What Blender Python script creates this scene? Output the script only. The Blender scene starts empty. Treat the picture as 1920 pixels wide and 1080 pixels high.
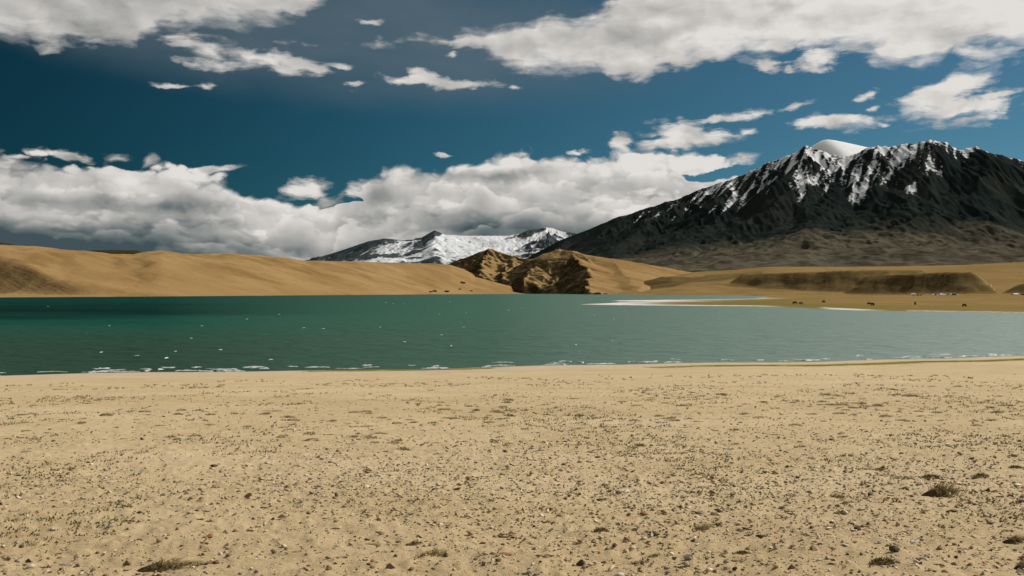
import bpy, bmesh, math, random
import numpy as np

sc = bpy.context.scene
COL = sc.collection
PX = 1867.0            # focal length in photo pixels (35 mm lens on a 36 mm wide sensor)
EYE = 8.0              # eye height above the lake (metres)
HOR = 545.0            # photo row of the horizon
R = math.radians

# ------------------------------------------------------------------ camera
cam_d = bpy.data.cameras.new("camera")
cam_d.lens = 35.0
cam_d.sensor_width = 36.0
cam_d.clip_start = 0.1
cam_d.clip_end = 90000.0
cam = bpy.data.objects.new("camera", cam_d)
COL.objects.link(cam)
cam.location = (0, 0, EYE)
cam.rotation_euler = (R(90) + math.atan((HOR - 540.0) / PX), 0, 0)
sc.camera = cam

# ------------------------------------------------------------------ sun and sky
SUN_AZ, SUN_EL = R(56), R(38)      # azimuth measured from +Y (view direction) towards +X (right)
SUN_DIR = (math.cos(SUN_EL) * math.sin(SUN_AZ), math.cos(SUN_EL) * math.cos(SUN_AZ), math.sin(SUN_EL))
sun_d = bpy.data.lights.new("sun", 'SUN')
sun_d.energy = 4.25
sun_d.angle = R(0.5)
sun_d.color = (1.0, 0.945, 0.86)
sun = bpy.data.objects.new("sun", sun_d)
COL.objects.link(sun)
sun.location = (60, 60, 80)
from mathutils import Vector
sun.rotation_euler = Vector(SUN_DIR).to_track_quat('Z', 'Y').to_euler()

sc.view_settings.view_transform = 'Standard'
sc.view_settings.look = 'None'
sc.view_settings.exposure = 0.0
sc.view_settings.gamma = 1.0
sc.view_settings.use_curve_mapping = False
sc.render.engine = 'CYCLES'
cy = sc.cycles
cy.use_adaptive_sampling = True
cy.adaptive_threshold = 0.02
cy.adaptive_min_samples = 12
cy.max_bounces = 4
cy.diffuse_bounces = 2
cy.glossy_bounces = 2
cy.transmission_bounces = 2
cy.use_denoising = True
cy.denoiser = 'OPENIMAGEDENOISE'
cy.denoising_input_passes = 'RGB_ALBEDO_NORMAL'
cy.denoising_prefilter = 'ACCURATE'
cy.sample_clamp_indirect = 4.0

world = bpy.data.worlds.new("World")
sc.world = world
world.use_nodes = True
wt = world.node_tree
wt.nodes.clear()


class NB:
    """Small node builder: every call returns an output socket."""
    def __init__(s, tree):
        s.t = tree

    def put(s, node, i, v):
        if v is None:
            return
        if isinstance(v, bpy.types.NodeSocket):
            s.t.links.new(v, node.inputs[i])
        else:
            node.inputs[i].default_value = v

    def m(s, op, a=None, b=None, c=None, clamp=False):
        n = s.t.nodes.new('ShaderNodeMath')
        n.operation = op
        n.use_clamp = clamp
        s.put(n, 0, a); s.put(n, 1, b); s.put(n, 2, c)
        return n.outputs[0]

    def v(s, op, a=None, b=None, c=None, scale=None):
        n = s.t.nodes.new('ShaderNodeVectorMath')
        n.operation = op
        s.put(n, 0, a); s.put(n, 1, b); s.put(n, 2, c)
        if scale is not None:
            s.put(n, 3, scale)
        return n.outputs['Value'] if op in ('LENGTH', 'DOT_PRODUCT', 'DISTANCE') else n.outputs['Vector']

    def noise(s, vec, scale=1.0, detail=6.0, rough=0.55, dim='2D', out=0, lac=2.0, dist=0.0):
        n = s.t.nodes.new('ShaderNodeTexNoise')
        n.noise_dimensions = dim
        s.put(n, 'Vector', vec)
        n.inputs['Scale'].default_value = scale
        n.inputs['Detail'].default_value = detail
        n.inputs['Roughness'].default_value = rough
        n.inputs['Lacunarity'].default_value = lac
        n.inputs['Distortion'].default_value = dist
        return n.outputs[out]

    def voro(s, vec, scale=1.0, smooth=0.5, dim='2D', feature='F1'):
        n = s.t.nodes.new('ShaderNodeTexVoronoi')
        n.voronoi_dimensions = dim
        n.feature = feature
        s.put(n, 'Vector', vec)
        n.inputs['Scale'].default_value = scale
        if feature == 'SMOOTH_F1':
            n.inputs['Smoothness'].default_value = smooth
        return n.outputs['Distance']

    def step(s, v, lo, hi, a=0.0, b=1.0, smooth=True):
        n = s.t.nodes.new('ShaderNodeMapRange')
        n.interpolation_type = 'SMOOTHSTEP' if smooth else 'LINEAR'
        s.put(n, 0, v); s.put(n, 1, lo); s.put(n, 2, hi); s.put(n, 3, a); s.put(n, 4, b)
        return n.outputs[0]

    def mix(s, f, a, b, mode='MIX'):
        n = s.t.nodes.new('ShaderNodeMix')
        n.data_type = 'RGBA'
        n.blend_type = mode
        s.put(n, 0, f); s.put(n, 6, a); s.put(n, 7, b)
        return n.outputs[2]

    def fmix(s, f, a, b):
        n = s.t.nodes.new('ShaderNodeMix')
        n.data_type = 'FLOAT'
        s.put(n, 0, f); s.put(n, 2, a); s.put(n, 3, b)
        return n.outputs[0]

    def xyz(s, x=0.0, y=0.0, z=0.0):
        n = s.t.nodes.new('ShaderNodeCombineXYZ')
        s.put(n, 0, x); s.put(n, 1, y); s.put(n, 2, z)
        return n.outputs[0]

    def sep(s, v):
        n = s.t.nodes.new('ShaderNodeSeparateXYZ')
        s.put(n, 0, v)
        return n.outputs

    def curve(s, x, pts):
        n = s.t.nodes.new('ShaderNodeFloatCurve')
        c = n.mapping.curves[0]
        while len(c.points) > 2:
            c.points.remove(c.points[1])
        c.points[0].location = pts[0]
        c.points[1].location = pts[-1]
        for p in pts[1:-1]:
            c.points.new(*p)
        for p in c.points:
            p.handle_type = 'AUTO_CLAMPED'
        n.mapping.use_clip = False
        n.mapping.update()
        s.put(n, 'Value', x)
        return n.outputs[0]

    def attr(s, name):
        n = s.t.nodes.new('ShaderNodeAttribute')
        n.attribute_name = name
        return n


def srgb(r, g, b, k=1.0):
    f = lambda c: (c / 255 / 12.92) if c < 10.3 else ((c / 255 + 0.055) / 1.055) ** 2.4
    return (f(r) * k, f(g) * k, f(b) * k, 1.0)


def ang(u, v):
    """direction of a photo point as azimuth / elevation, both in 1/1867 rad"""
    a = math.atan((u - 960.0) / PX)
    e = math.atan((HOR - v) / PX * math.cos(a))
    return a * PX, e * PX


B = NB(wt)
gen = wt.nodes.new('ShaderNodeTexCoord').outputs['Generated']
dx, dy, dz = B.sep(gen)
AZ = B.m('MULTIPLY', B.m('ARCTAN2', dx, dy), PX)
EL = B.m('MULTIPLY', B.m('ARCSINE', dz), PX)
P = B.xyz(AZ, EL, 0.0)

sky = wt.nodes.new('ShaderNodeTexSky')
sky.sky_type = 'NISHITA'
sky.sun_disc = False
sky.sun_elevation = SUN_EL
sky.sun_rotation = SUN_AZ
sky.altitude = 4400
sky.air_density = 1.0
sky.dust_density = 0.2
sky.ozone_density = 2.5
STR = 0.08
# a polarising filter on the lens darkens the sky most at a right angle to the sun
cg = B.v('DOT_PRODUCT', gen, SUN_DIR)
c2 = B.m('MULTIPLY', cg, cg)
pol = B.m('DIVIDE', B.m('SUBTRACT', 1.0, c2), B.m('ADD', 1.0, c2))
polf = B.m('MULTIPLY_ADD', pol, -0.84, 1.0)
tint = B.mix(pol, (0.56, 0.74, 0.64, 1), (0.13, 0.72, 0.66, 1))
skyc = B.v('SCALE', B.v('MULTIPLY', sky.outputs[0], tint), scale=polf)

# ---- clouds: banks and flecks at their own azimuth / elevation, broken up by noise
warp = B.v('SUBTRACT', B.noise(B.v('MULTIPLY', P, (1 / 90, 1 / 60, 0)), 1, 3, 0.5, out=1), (0.5, 0.5, 0.5))
PW = B.v('MULTIPLY_ADD', warp, (38.0, 22.0, 0.0), P)
warp2 = B.v('SUBTRACT', B.noise(B.v('MULTIPLY', P, (1 / 22, 1 / 14, 0)), 1, 3, 0.55, out=1), (0.5, 0.5, 0.5))
PW2 = B.v('MULTIPLY_ADD', warp2, (16.0, 8.0, 0.0), PW)

SUNW = (7.0, 9.0, 0.0)        # step across the sky towards the sun, for the lit side of each puff


def puffs(p, sx, sy, det):
    q = B.v('MULTIPLY', p, (1 / sx, 1 / sy, 0))
    a = B.noise(q, 1.0, det, 0.55)
    b = B.voro(q, 1.6, 0.35)
    b2 = B.voro(q, 4.1, 0.35)
    return B.m('SUBTRACT', B.m('MULTIPLY_ADD', a, 0.9, 0.3),
               B.m('MULTIPLY_ADD', b2, 0.22, B.m('MULTIPLY', b, 0.40)))


def ell(p, u, v, rx, ry, rot=0.0):
    """signed inside-ness of an ellipse: 1 at its centre, 0 at its rim"""
    cx, cyy = ang(u, v)
    d = B.v('SUBTRACT', p, (cx, cyy, 0))
    if rot:
        n = wt.nodes.new('ShaderNodeVectorRotate')
        n.rotation_type = 'Z_AXIS'
        wt.links.new(d, n.inputs[0])
        n.inputs['Angle'].default_value = -R(rot)
        d = n.outputs[0]
    return B.m('SUBTRACT', 1.0, B.v('LENGTH', B.v('MULTIPLY', d, (1 / rx, 1 / ry, 0))))


def edge(pts):
    """elevation of a drawn edge as a function of azimuth"""
    q = []
    for u, v in pts:
        a, e = ang(u, v)
        q.append(((a + 1200) / 2400, e / 800))
    x = B.m('MULTIPLY_ADD', B.sep(PW)[0], 1 / 2400, 0.5)
    return B.m('MULTIPLY', B.curve(x, q), 800.0)


def union(lst):
    r = lst[0]
    for e in lst[1:]:
        r = B.m('MAXIMUM', r, e)
    return r


ELW = B.sep(PW)[1]
n_big = puffs(PW2, 92, 58, 9)
q1 = B.v('MULTIPLY', PW2, (1 / 150, 1 / 92, 0))
q2 = B.v('MULTIPLY', B.v('ADD', PW2, (16.0, 20.0, 0.0)), (1 / 150, 1 / 92, 0))
sh1 = lambda q: B.m('SUBTRACT', B.noise(q, 1.3, 5, 0.5), B.m('MULTIPLY', B.voro(q, 2.2, 0.6), 0.30))
emb = B.m('SUBTRACT', sh1(q1), sh1(q2))                   # > 0 on the side that faces the sun
n_str = B.noise(B.v('MULTIPLY', PW, (1 / 80, 1 / 18, 0)), 1, 9, 0.62)
n_low = B.noise(B.v('MULTIPLY', P, (1 / 260, 1 / 90, 0)), 1, 4, 0.5)
n_soft = B.noise(B.v('MULTIPLY', PW, (1 / 200, 1 / 60, 0)), 1, 6, 0.5)

# low bank along the horizon
top = edge([(-400, 300), (-100, 290), (0, 297), (60, 300), (100, 310), (180, 316), (240, 318), (330, 322), (420, 330), (446, 345),
            (470, 372), (540, 386), (620, 386), (645, 362), (690, 336), (740, 318), (800, 312), (860, 312), (920, 300),
            (970, 291), (1060, 293), (1150, 295), (1250, 293), (1340, 298), (1400, 312), (1460, 400), (1600, 470), (1800, 500), (2300, 470)])
f_bank = B.m('SUBTRACT', top, ELW)
f_bank = B.m('MULTIPLY_ADD', B.m('MAXIMUM', ell(PW2, 1350, 329, 110, 17, 4), 0.0), -75.0, f_bank)
f_bank = B.m('MULTIPLY_ADD', B.m('MAXIMUM', ell(PW, 655, 376, 60, 9, 0), 0.0), -90.0, f_bank)
f_bank = B.m('MULTIPLY_ADD', B.m('MAXIMUM', ell(PW, 455, 352, 48, 26, -30), 0.0), -40.0, f_bank)
f_bank = B.m('MINIMUM', f_bank, 90.0)
a_bank = B.step(B.m('MULTIPLY_ADD', B.m('SUBTRACT', n_big, 0.42), 62.0, f_bank), -5.0, B.step(n_soft, 0.4, 0.65, 6.0, 30.0))
a_bank = B.m('MULTIPLY', a_bank, B.step(EL, -60, -15))

# the bank is made of rows of heaps, one before the other: each row is bright along its crest and greys towards its foot
rows = []
for k, (drop, off, sx, sy, amp, fade) in enumerate([(24, 310, 80, 50, 46, 62), (50, 770, 66, 42, 52, 56), (78, 1290, 80, 40, 50, 52),
                                                    (106, 1810, 120, 44, 46, 60), (132, 2330, 150, 40, 40, 60)]):
    pk = B.v('ADD', PW2, (off, off * 0.7, 0))
    nk = puffs(pk, sx, sy, 7)
    gap = B.noise(B.xyz(B.m('MULTIPLY_ADD', AZ, 1 / 170, off * 1.3), 0, 0), 1, 3, 0.5)
    dk = B.m('SUBTRACT', B.m('SUBTRACT', top, drop), ELW)
    dk = B.m('MULTIPLY_ADD', B.m('SUBTRACT', nk, 0.42), amp * 1.25, dk)
    dk = B.m('MULTIPLY_ADD', B.m('SUBTRACT', gap, 0.5), 110.0, dk)
    ak = B.m('MULTIPLY', B.step(dk, -4.0, B.step(gap, 0.35, 0.65, 26.0, 7.0)), B.step(gap, 0.28, 0.55, 0.25, 0.92))
    bk = B.m('MULTIPLY_ADD', B.step(dk, 0.0, fade, 0.0, 1.0, False), -0.46, 1.0)
    bk = B.m('MULTIPLY_ADD', B.m('SUBTRACT', nk, 0.45), 0.5, bk)
    rows.append((ak, bk))

# high masses
topR = edge([(600, 90), (800, 78), (815, 73), (860, 66), (920, 54), (985, 46), (1050, 32), (1100, 22), (1150, 0), (1220, -40), (1400, -120), (2400, -160)])
botR = edge([(600, 70), (800, 74), (815, 78), (870, 92), (930, 112), (960, 128), (1040, 134), (1130, 142), (1180, 150), (1230, 134), (1300, 118), (1360, 114),
             (1420, 104), (1500, 92), (1600, 96), (1660, 112), (1760, 118), (1800, 84), (1860, 90), (1960, 92), (2400, 80)])
f_R = B.m('MINIMUM', B.m('SUBTRACT', topR, ELW), B.m('SUBTRACT', ELW, botR))
botL = edge([(-500, 60), (0, 76), (100, 86), (150, 72), (235, 92), (262, 66), (310, 48), (400, 52), (480, 48), (560, 30), (590, 10), (640, -30), (760, -80), (2400, -140)])
f_L = B.m('SUBTRACT', ELW, botL)
f_L = B.m('MULTIPLY_ADD', B.m('MAXIMUM', ell(PW, 150, -4, 60, 12), 0.0), -60.0, f_L)
f_hi = B.m('MINIMUM', B.m('MAXIMUM', f_R, f_L), 60.0)
a_hi = B.step(B.m('MULTIPLY_ADD', B.m('SUBTRACT', n_big, 0.42), 34.0, B.m('MULTIPLY_ADD', B.m('SUBTRACT', n_str, 0.5), 40.0, f_hi)), -8.0, B.step(n_soft, 0.4, 0.65, 14.0, 46.0))

# flecks and small heaps
fl = [(385, 92, 62, 14, -8), (480, 110, 110, 17, -14), (420, 122, 60, 12, -4), (560, 118, 60, 14, -10), (630, 122, 34, 6, 0), (318, 158, 34, 5, 0),
      (382, 160, 18, 7, 0), (662, 154, 24, 5, 0), (780, 150, 75, 9, -3), (880, 158, 72, 8, 3), (790, 140, 30, 10, 0), (690, 38, 34, 9, 0),
      (850, 100, 18, 7, 0), (972, 165, 16, 5, 0),
      (70, 285, 30, 9, -4), (115, 287, 45, 11, -8), (165, 298, 24, 9, -14), (35, 292, 26, 6, 0), (218, 299, 25, 12, 0), (277, 297, 18, 13, 0),
      (385, 316, 52, 8, 6), (575, 352, 52, 20, 8), (612, 378, 30, 11, 0), (665, 356, 40, 16, 10), (828, 287, 24, 5, -6), (980, 292, 28, 8, 0),
      (1300, 262, 105, 17, 5), (1170, 267, 24, 18, 0), (1270, 245, 60, 22, 0), (1375, 218, 70, 8, 5), (1255, 232, 30, 7, 0), (1085, 283, 28, 6, 3), (1400, 247, 24, 5, 0),
      (1500, 195, 34, 7, 12), (1622, 178, 26, 9, 18), (1575, 228, 72, 17, -4), (1630, 208, 24, 7, 0),
      (1755, 178, 88, 24, 18), (1800, 160, 36, 24, 24), (1800, 205, 98, 20, 8), (1800, 228, 62, 12, 4), (1862, 182, 36, 8, 4),
      (1435, 122, 22, 12, -10), (1535, 108, 70, 17, 10), (1475, 130, 12, 10, 0), (1850, 96, 60, 18, -6), (1662, 232, 12, 5, 0), (1380, 300, 40, 8, 4)]
f_f = union([ell(PW2, *e) for e in fl])
a_f = B.step(B.m('MULTIPLY_ADD', B.m('SUBTRACT', n_str, 0.5), 1.9, B.m('MULTIPLY_ADD', B.m('SUBTRACT', n_big, 0.42), 1.2, f_f)), -0.10, B.step(n_soft, 0.4, 0.65, 0.6, 1.3))

# beyond the picture the same broken cover goes on
out = B.m('MAXIMUM', B.step(B.m('ABSOLUTE', AZ), 1150, 1500), B.step(EL, 640, 950))
n_gen = B.noise(B.v('MULTIPLY', PW2, (1 / 420, 1 / 190, 0)), 1, 7, 0.55)
a_out = B.m('MULTIPLY', out, B.step(n_gen, 0.47, 0.60))
keep = B.step(EL, 640, 950, 1.0, 0.0)

# brightness of the cloud stuff
gr = lambda e, k: B.m('MULTIPLY', B.m('MAXIMUM', e, 0.0), k)
dark = [gr(ell(PW, 100, 466, 440, 54), 1.5), gr(ell(PW, 380, 486, 420, 30), 0.45), gr(ell(PW, 90, 378, 150, 20), 0.35), gr(ell(PW2, 300, 385, 160, 22), 0.45),
        gr(ell(PW, 330, 420, 150, 18), 0.30), gr(ell(PW2, 930, 330, 150, 17, 4), 0.55), gr(ell(PW, 1010, 432, 330, 40), 0.95), gr(ell(PW2, 720, 352, 40, 40), 0.45),
        gr(ell(PW2, 800, 400, 110, 18), 0.42), gr(ell(PW, 640, 470, 160, 22), 0.12), gr(ell(PW2, 1140, 350, 90, 24), 0.28),
        gr(ell(PW, 1130, 84, 190, 34), 0.42), gr(ell(PW, 90, 36, 260, 60), 0.18), gr(ell(PW, 960, 462, 260, 30), 0.35)]
dsum = dark[0]
for d in dark[1:]:
    dsum = B.m('ADD', dsum, d)
dsum = B.m('MULTIPLY', dsum, B.step(n_low, 0.25, 0.75, 0.6, 1.05, False))
low = B.step(EL, 270, 330, 1.0, 0.0)
bright = B.m('MULTIPLY_ADD', emb, B.fmix(low, 0.45, 1.25), 0.87)
bright = B.m('MULTIPLY_ADD', B.m('SUBTRACT', n_big, 0.45), B.fmix(low, 0.12, 0.42), bright)
bright = B.m('MULTIPLY_ADD', B.m('SUBTRACT', n_soft, 0.5), B.fmix(low, 0.7, 0.5), bright)
inbank = bright
b0 = B.m('MULTIPLY_ADD', B.step(f_bank, 0.0, 80.0, 0.0, 1.0, False), -0.45, 1.0)
b0 = B.m('MULTIPLY_ADD', B.m('SUBTRACT', n_big, 0.45), 0.45, b0)
for ak, bk in rows:
    b0 = B.fmix(ak, b0, bk)
b0 = B.m('MULTIPLY_ADD', emb, 0.4, b0)
bright = B.fmix(B.m('MULTIPLY', low, a_bank), bright, b0)
bright = B.m('SUBTRACT', bright, dsum)
bright = B.m('MULTIPLY_ADD', AZ, 0.00011, bright)
bright = B.m('MAXIMUM', B.m('MINIMUM', bright, 1.0), 0.0)
K = 1.0 / STR
ramp = wt.nodes.new('ShaderNodeValToRGB')
wt.links.new(bright, ramp.inputs[0])
cr = ramp.color_ramp
cr.elements[0].position = 0.0
cr.elements[0].color = srgb(66, 82, 88)
cr.elements[1].position = 1.0
cr.elements[1].color = srgb(226, 222, 217)
for pos, c in ((0.28, (112, 120, 121)), (0.55, (158, 158, 155)), (0.8, (196, 193, 189))):
    e = cr.elements.new(pos)
    e.color = srgb(*c)
cloudc = B.v('SCALE', ramp.outputs[0], scale=K * 1.0)

# thin grey veil under the high masses
veil = B.m('MULTIPLY', B.step(ell(PW, 580, 40, 880, 172, -4), 0.03, 0.6), B.step(n_low, 0.2, 0.7, 0.38, 0.72, False))
veil = B.m('MULTIPLY', veil, keep)
base = B.mix(veil, skyc, tuple(c * K for c in srgb(92, 108, 118)[:3]) + (1,))
a_all = B.m('MAXIMUM', B.m('MULTIPLY', B.m('MAXIMUM', a_hi, a_f), keep), a_out)
a_f2 = B.m('MAXIMUM', a_all, a_bank)
a_f2 = B.m('MULTIPLY', a_f2, 0.985)
final = B.mix(a_f2, base, cloudc)
bg = wt.nodes.new('ShaderNodeBackground')
wt.links.new(final, bg.inputs[0])
bg.inputs[1].default_value = STR
wo = wt.nodes.new('ShaderNodeOutputWorld')
wt.links.new(bg.outputs[0], wo.inputs[0])
world.cycles.sampling_method = 'MANUAL'
world.cycles.sample_map_resolution = 512

# ================================================================== helpers for land
rng = np.random.default_rng(7)
random.seed(7)


def _hash(ix, iy, seed):
    h = (ix.astype(np.int64) * 374761393 + iy.astype(np.int64) * 668265263 + seed * 1442695041) & 0xFFFFFFFF
    h = ((h ^ (h >> 13)) * 1274126177) & 0xFFFFFFFF
    return h ^ (h >> 16)


def perlin(x, y, seed=0):
    ix, iy = np.floor(x), np.floor(y)
    fx, fy = x - ix, y - iy
    ix, iy = ix.astype(np.int64), iy.astype(np.int64)
    sx, sy = fx * fx * fx * (fx * (fx * 6 - 15) + 10), fy * fy * fy * (fy * (fy * 6 - 15) + 10)

    def g(i, j):
        a = (_hash(ix + i, iy + j, seed) & 1023) * (2 * math.pi / 1024)
        return np.cos(a) * (fx - i) + np.sin(a) * (fy - j)
    a = g(0, 0) * (1 - sx) + g(1, 0) * sx
    b = g(0, 1) * (1 - sx) + g(1, 1) * sx
    return (a * (1 - sy) + b * sy) * 1.5


def fbm(x, y, octv=4, seed=0, gain=0.5, ridged=False):
    r, a, f, tot = 0, 1.0, 1.0, 0.0
    for o in range(octv):
        n = perlin(x * f + 17.3 * o, y * f - 9.1 * o, seed + o)
        if ridged:
            n = 1 - 2 * np.abs(n)
        r = r + a * n
        tot += a
        a *= gain
        f *= 2.03
    return r / tot


def sstep(a, b, x):
    t = np.clip((x - a) / (b - a), 0, 1)
    return t * t * (3 - 2 * t)


def pl(u, pts):
    p = np.array(pts, float)
    return np.interp(u, p[:, 0], p[:, 1])


def col_of(x, y):
    return x / np.maximum(y, 1.0) * PX + 960.0


def rise(v, depth):
    """height above the lake of something seen in row v at that depth"""
    return (HOR - v) / PX * depth + EYE


def pos(u, v, depth):
    return ((u - 960.0) / PX * depth, depth, rise(v, depth))


def gullies(z, X, Y, cell, octv, strength, seed, fade=None, slope_ref=0.3, gain=0.45):
    """carve branching gullies that run down the slope"""
    dxx, dyy = X[0, 1] - X[0, 0], Y[1, 0] - Y[0, 0]
    tot = np.zeros_like(z)
    amp, f = 1.0, 1.0 / cell
    for o in range(octv):
        gy, gx = np.gradient(z, dyy, dxx)
        s = np.hypot(gx, gy) + 1e-6
        px, py = -gy / s, gx / s
        ax, ay = X * f, Y * f
        ix, iy = np.floor(ax), np.floor(ay)
        fx, fy = ax - ix, ay - iy
        ixi, iyi = ix.astype(np.int64), iy.astype(np.int64)
        num = np.zeros_like(z)
        den = np.zeros_like(z)
        for i in (-1, 0, 1):
            for j in (-1, 0, 1):
                h = _hash(ixi + i, iyi + j, seed + o * 7)
                rx, ry = (h & 255) / 255.0, ((h >> 8) & 255) / 255.0
                ddx, ddy = fx - i - rx, fy - j - ry
                w = np.exp(-2.2 * (ddx * ddx + ddy * ddy))
                num += w * np.cos(2 * math.pi * (ddx * px + ddy * py))
                den += w
        hgt = num / (den + 1e-6)
        hgt = hgt * np.clip(s / slope_ref, 0, 1)
        if fade is not None:
            hgt = hgt * fade
        z = z + strength * cell * amp * hgt
        tot += amp * hgt
        amp *= gain
        f *= 2.0
    return z, tot


def grid_mesh(name, X, Y, Z, mat, attrs=None, wrap=False, smooth=True):
    nr, nc = Z.shape
    me = bpy.data.meshes.new(name)
    co = np.empty((nr * nc, 3), np.float32)
    co[:, 0], co[:, 1], co[:, 2] = X.ravel(), Y.ravel(), Z.ravel()
    c = np.arange(nc if wrap else nc - 1)
    r = np.arange(nr - 1)
    c2 = (c + 1) % nc
    a = (r[:, None] * nc + c[None, :]).ravel()
    b = (r[:, None] * nc + c2[None, :]).ravel()
    d = b + nc
    e = a + nc
    q = np.stack([a, b, d, e], 1).astype(np.int32)
    me.vertices.add(len(co))
    me.vertices.foreach_set('co', co.ravel())
    me.loops.add(q.size)
    me.loops.foreach_set('vertex_index', q.ravel())
    me.polygons.add(len(q))
    me.polygons.foreach_set('loop_start', np.arange(0, q.size, 4, dtype=np.int32))
    me.polygons.foreach_set('loop_total', np.full(len(q), 4, np.int32))
    if smooth:
        me.polygons.foreach_set('use_smooth', np.ones(len(q), bool))
    me.update()
    for k, vv in (attrs or {}).items():
        at = me.attributes.new(k, 'FLOAT', 'POINT')
        at.data.foreach_set('value', np.ascontiguousarray(vv, np.float32).ravel())
    me.materials.append(mat)
    ob = bpy.data.objects.new(name, me)
    COL.objects.link(ob)
    return ob


def structure(ob, label=None, cat=None):
    ob['kind'] = 'structure'
    if label:
        ob['label'] = label
    if cat:
        ob['category'] = cat
    return ob


def new_mat(name):
    m = bpy.data.materials.new(name)
    m.use_nodes = True
    t = m.node_tree
    bs = t.nodes['Principled BSDF']
    return m, NB(t), bs


def obj_pos(b):
    return b.t.nodes.new('ShaderNodeNewGeometry').outputs['Position']


def bump(b, bs, h, dist, strength=1.0):
    n = b.t.nodes.new('ShaderNodeBump')
    n.inputs['Strength'].default_value = strength
    n.inputs['Distance'].default_value = dist
    b.put(n, 'Height', h)
    b.t.links.new(n.outputs[0], bs.inputs['Normal'])


# ------------------------------------------------------------------ materials of the land
def mat_sand():
    m, b, bs = new_mat('beach_sand')
    p = obj_pos(b)
    n1 = b.noise(p, 0.35, 5, 0.6, '3D')
    n0 = b.noise(b.v('MULTIPLY', p, (0.05, 0.16, 0.1)), 1, 4, 0.55, '3D')
    n2 = b.noise(p, 3.0, 6, 0.65, '3D')
    n3 = b.noise(p, 22.0, 5, 0.7, '3D')
    n4 = b.noise(p, 90.0, 3, 0.7, '3D')
    c = b.mix(b.step(n1, 0.35, 0.68), (0.535, 0.41, 0.235, 1), (0.59, 0.46, 0.275, 1))
    c = b.mix(b.m('MULTIPLY', b.step(n0, 0.50, 0.66), 0.45), c, (0.47, 0.34, 0.185, 1))
    c = b.mix(b.m('MULTIPLY', b.step(n0, 0.46, 0.32), 0.5), c, (0.66, 0.51, 0.34, 1))
    c = b.mix(b.m('MULTIPLY', b.step(n2, 0.48, 0.72), 0.5), c, (0.36, 0.265, 0.145, 1))
    c = b.mix(b.m('MULTIPLY', b.step(n3, 0.52, 0.72), 0.30), c, (0.28, 0.20, 0.11, 1))
    c = b.mix(b.m('MULTIPLY', b.step(n3, 0.46, 0.28), 0.35), c, (0.66, 0.54, 0.355, 1))
    c = b.mix(b.m('MULTIPLY', b.step(n4, 0.56, 0.74), 0.22), c, (0.22, 0.155, 0.085, 1))
    wet = b.attr('wet').outputs['Fac']
    c = b.mix(b.m('MULTIPLY', wet, 0.5), c, (0.52, 0.43, 0.32, 1))
    dk = b.attr('damp').outputs['Fac']
    c = b.mix(b.m('MULTIPLY', dk, 0.3), c, (0.26, 0.20, 0.12, 1))
    gr_ = b.attr('moss').outputs['Fac']
    c = b.mix(b.m('MULTIPLY', gr_, b.step(n2, 0.2, 0.5)), c, (0.31, 0.275, 0.045, 1))
    b.put(bs, 'Base Color', c)
    bs.inputs['Roughness'].default_value = 0.95
    bs.inputs['Specular IOR Level'].default_value = 0.05
    bump(b, bs, b.m('MULTIPLY_ADD', n4, 0.4, n3), 0.022, 0.9)
    return m


def mat_hill(name, c1, c2, c3, sc_=1.0, dark=None):
    m, b, bs = new_mat(name)
    p = obj_pos(b)
    n1 = b.noise(p, 0.006 * sc_, 6, 0.55, '3D')
    hx, hy, hz_ = b.sep(p)
    n2 = b.noise(b.xyz(b.m('MULTIPLY', b.m('MULTIPLY_ADD', hx, 0.26, hz_), 0.085 * sc_), b.m('MULTIPLY', hx, 0.007 * sc_), b.m('MULTIPLY', hy, 0.006 * sc_)), 1, 6, 0.6, '3D')
    n3 = b.noise(p, 0.09 * sc_, 5, 0.65, '3D')
    c = b.mix(b.step(n1, 0.36, 0.66), c1, c2)
    c = b.mix(b.m('MULTIPLY', b.step(n2, 0.5, 0.68), 0.75), c, c3)
    c = b.mix(b.m('MULTIPLY', b.step(n3, 0.52, 0.75), 0.45), c, c3)
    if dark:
        d = b.attr('shade_veg').outputs['Fac']  # scrub on the plain; on the rocky hill, shade painted into the colour
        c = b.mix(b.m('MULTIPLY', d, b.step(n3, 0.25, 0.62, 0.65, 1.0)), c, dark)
        s = b.attr('salt').outputs['Fac']
        c = b.mix(b.m('MULTIPLY', s, b.step(n3, 0.2, 0.5, 0.7, 1.0)), c, (0.74, 0.70, 0.66, 1))
        g = b.attr('green').outputs['Fac']
        c = b.mix(b.m('MULTIPLY', g, b.step(n2, 0.3, 0.65, 0.4, 1.0)), c, (0.17, 0.15, 0.04, 1))
    b.put(bs, 'Base Color', c)
    bs.inputs['Roughness'].default_value = 1.0
    bs.inputs['Specular IOR Level'].default_value = 0.0
    bump(b, bs, b.m('MULTIPLY_ADD', n3, 0.5, n2), 3.0 / sc_, 0.7)
    return m


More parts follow.
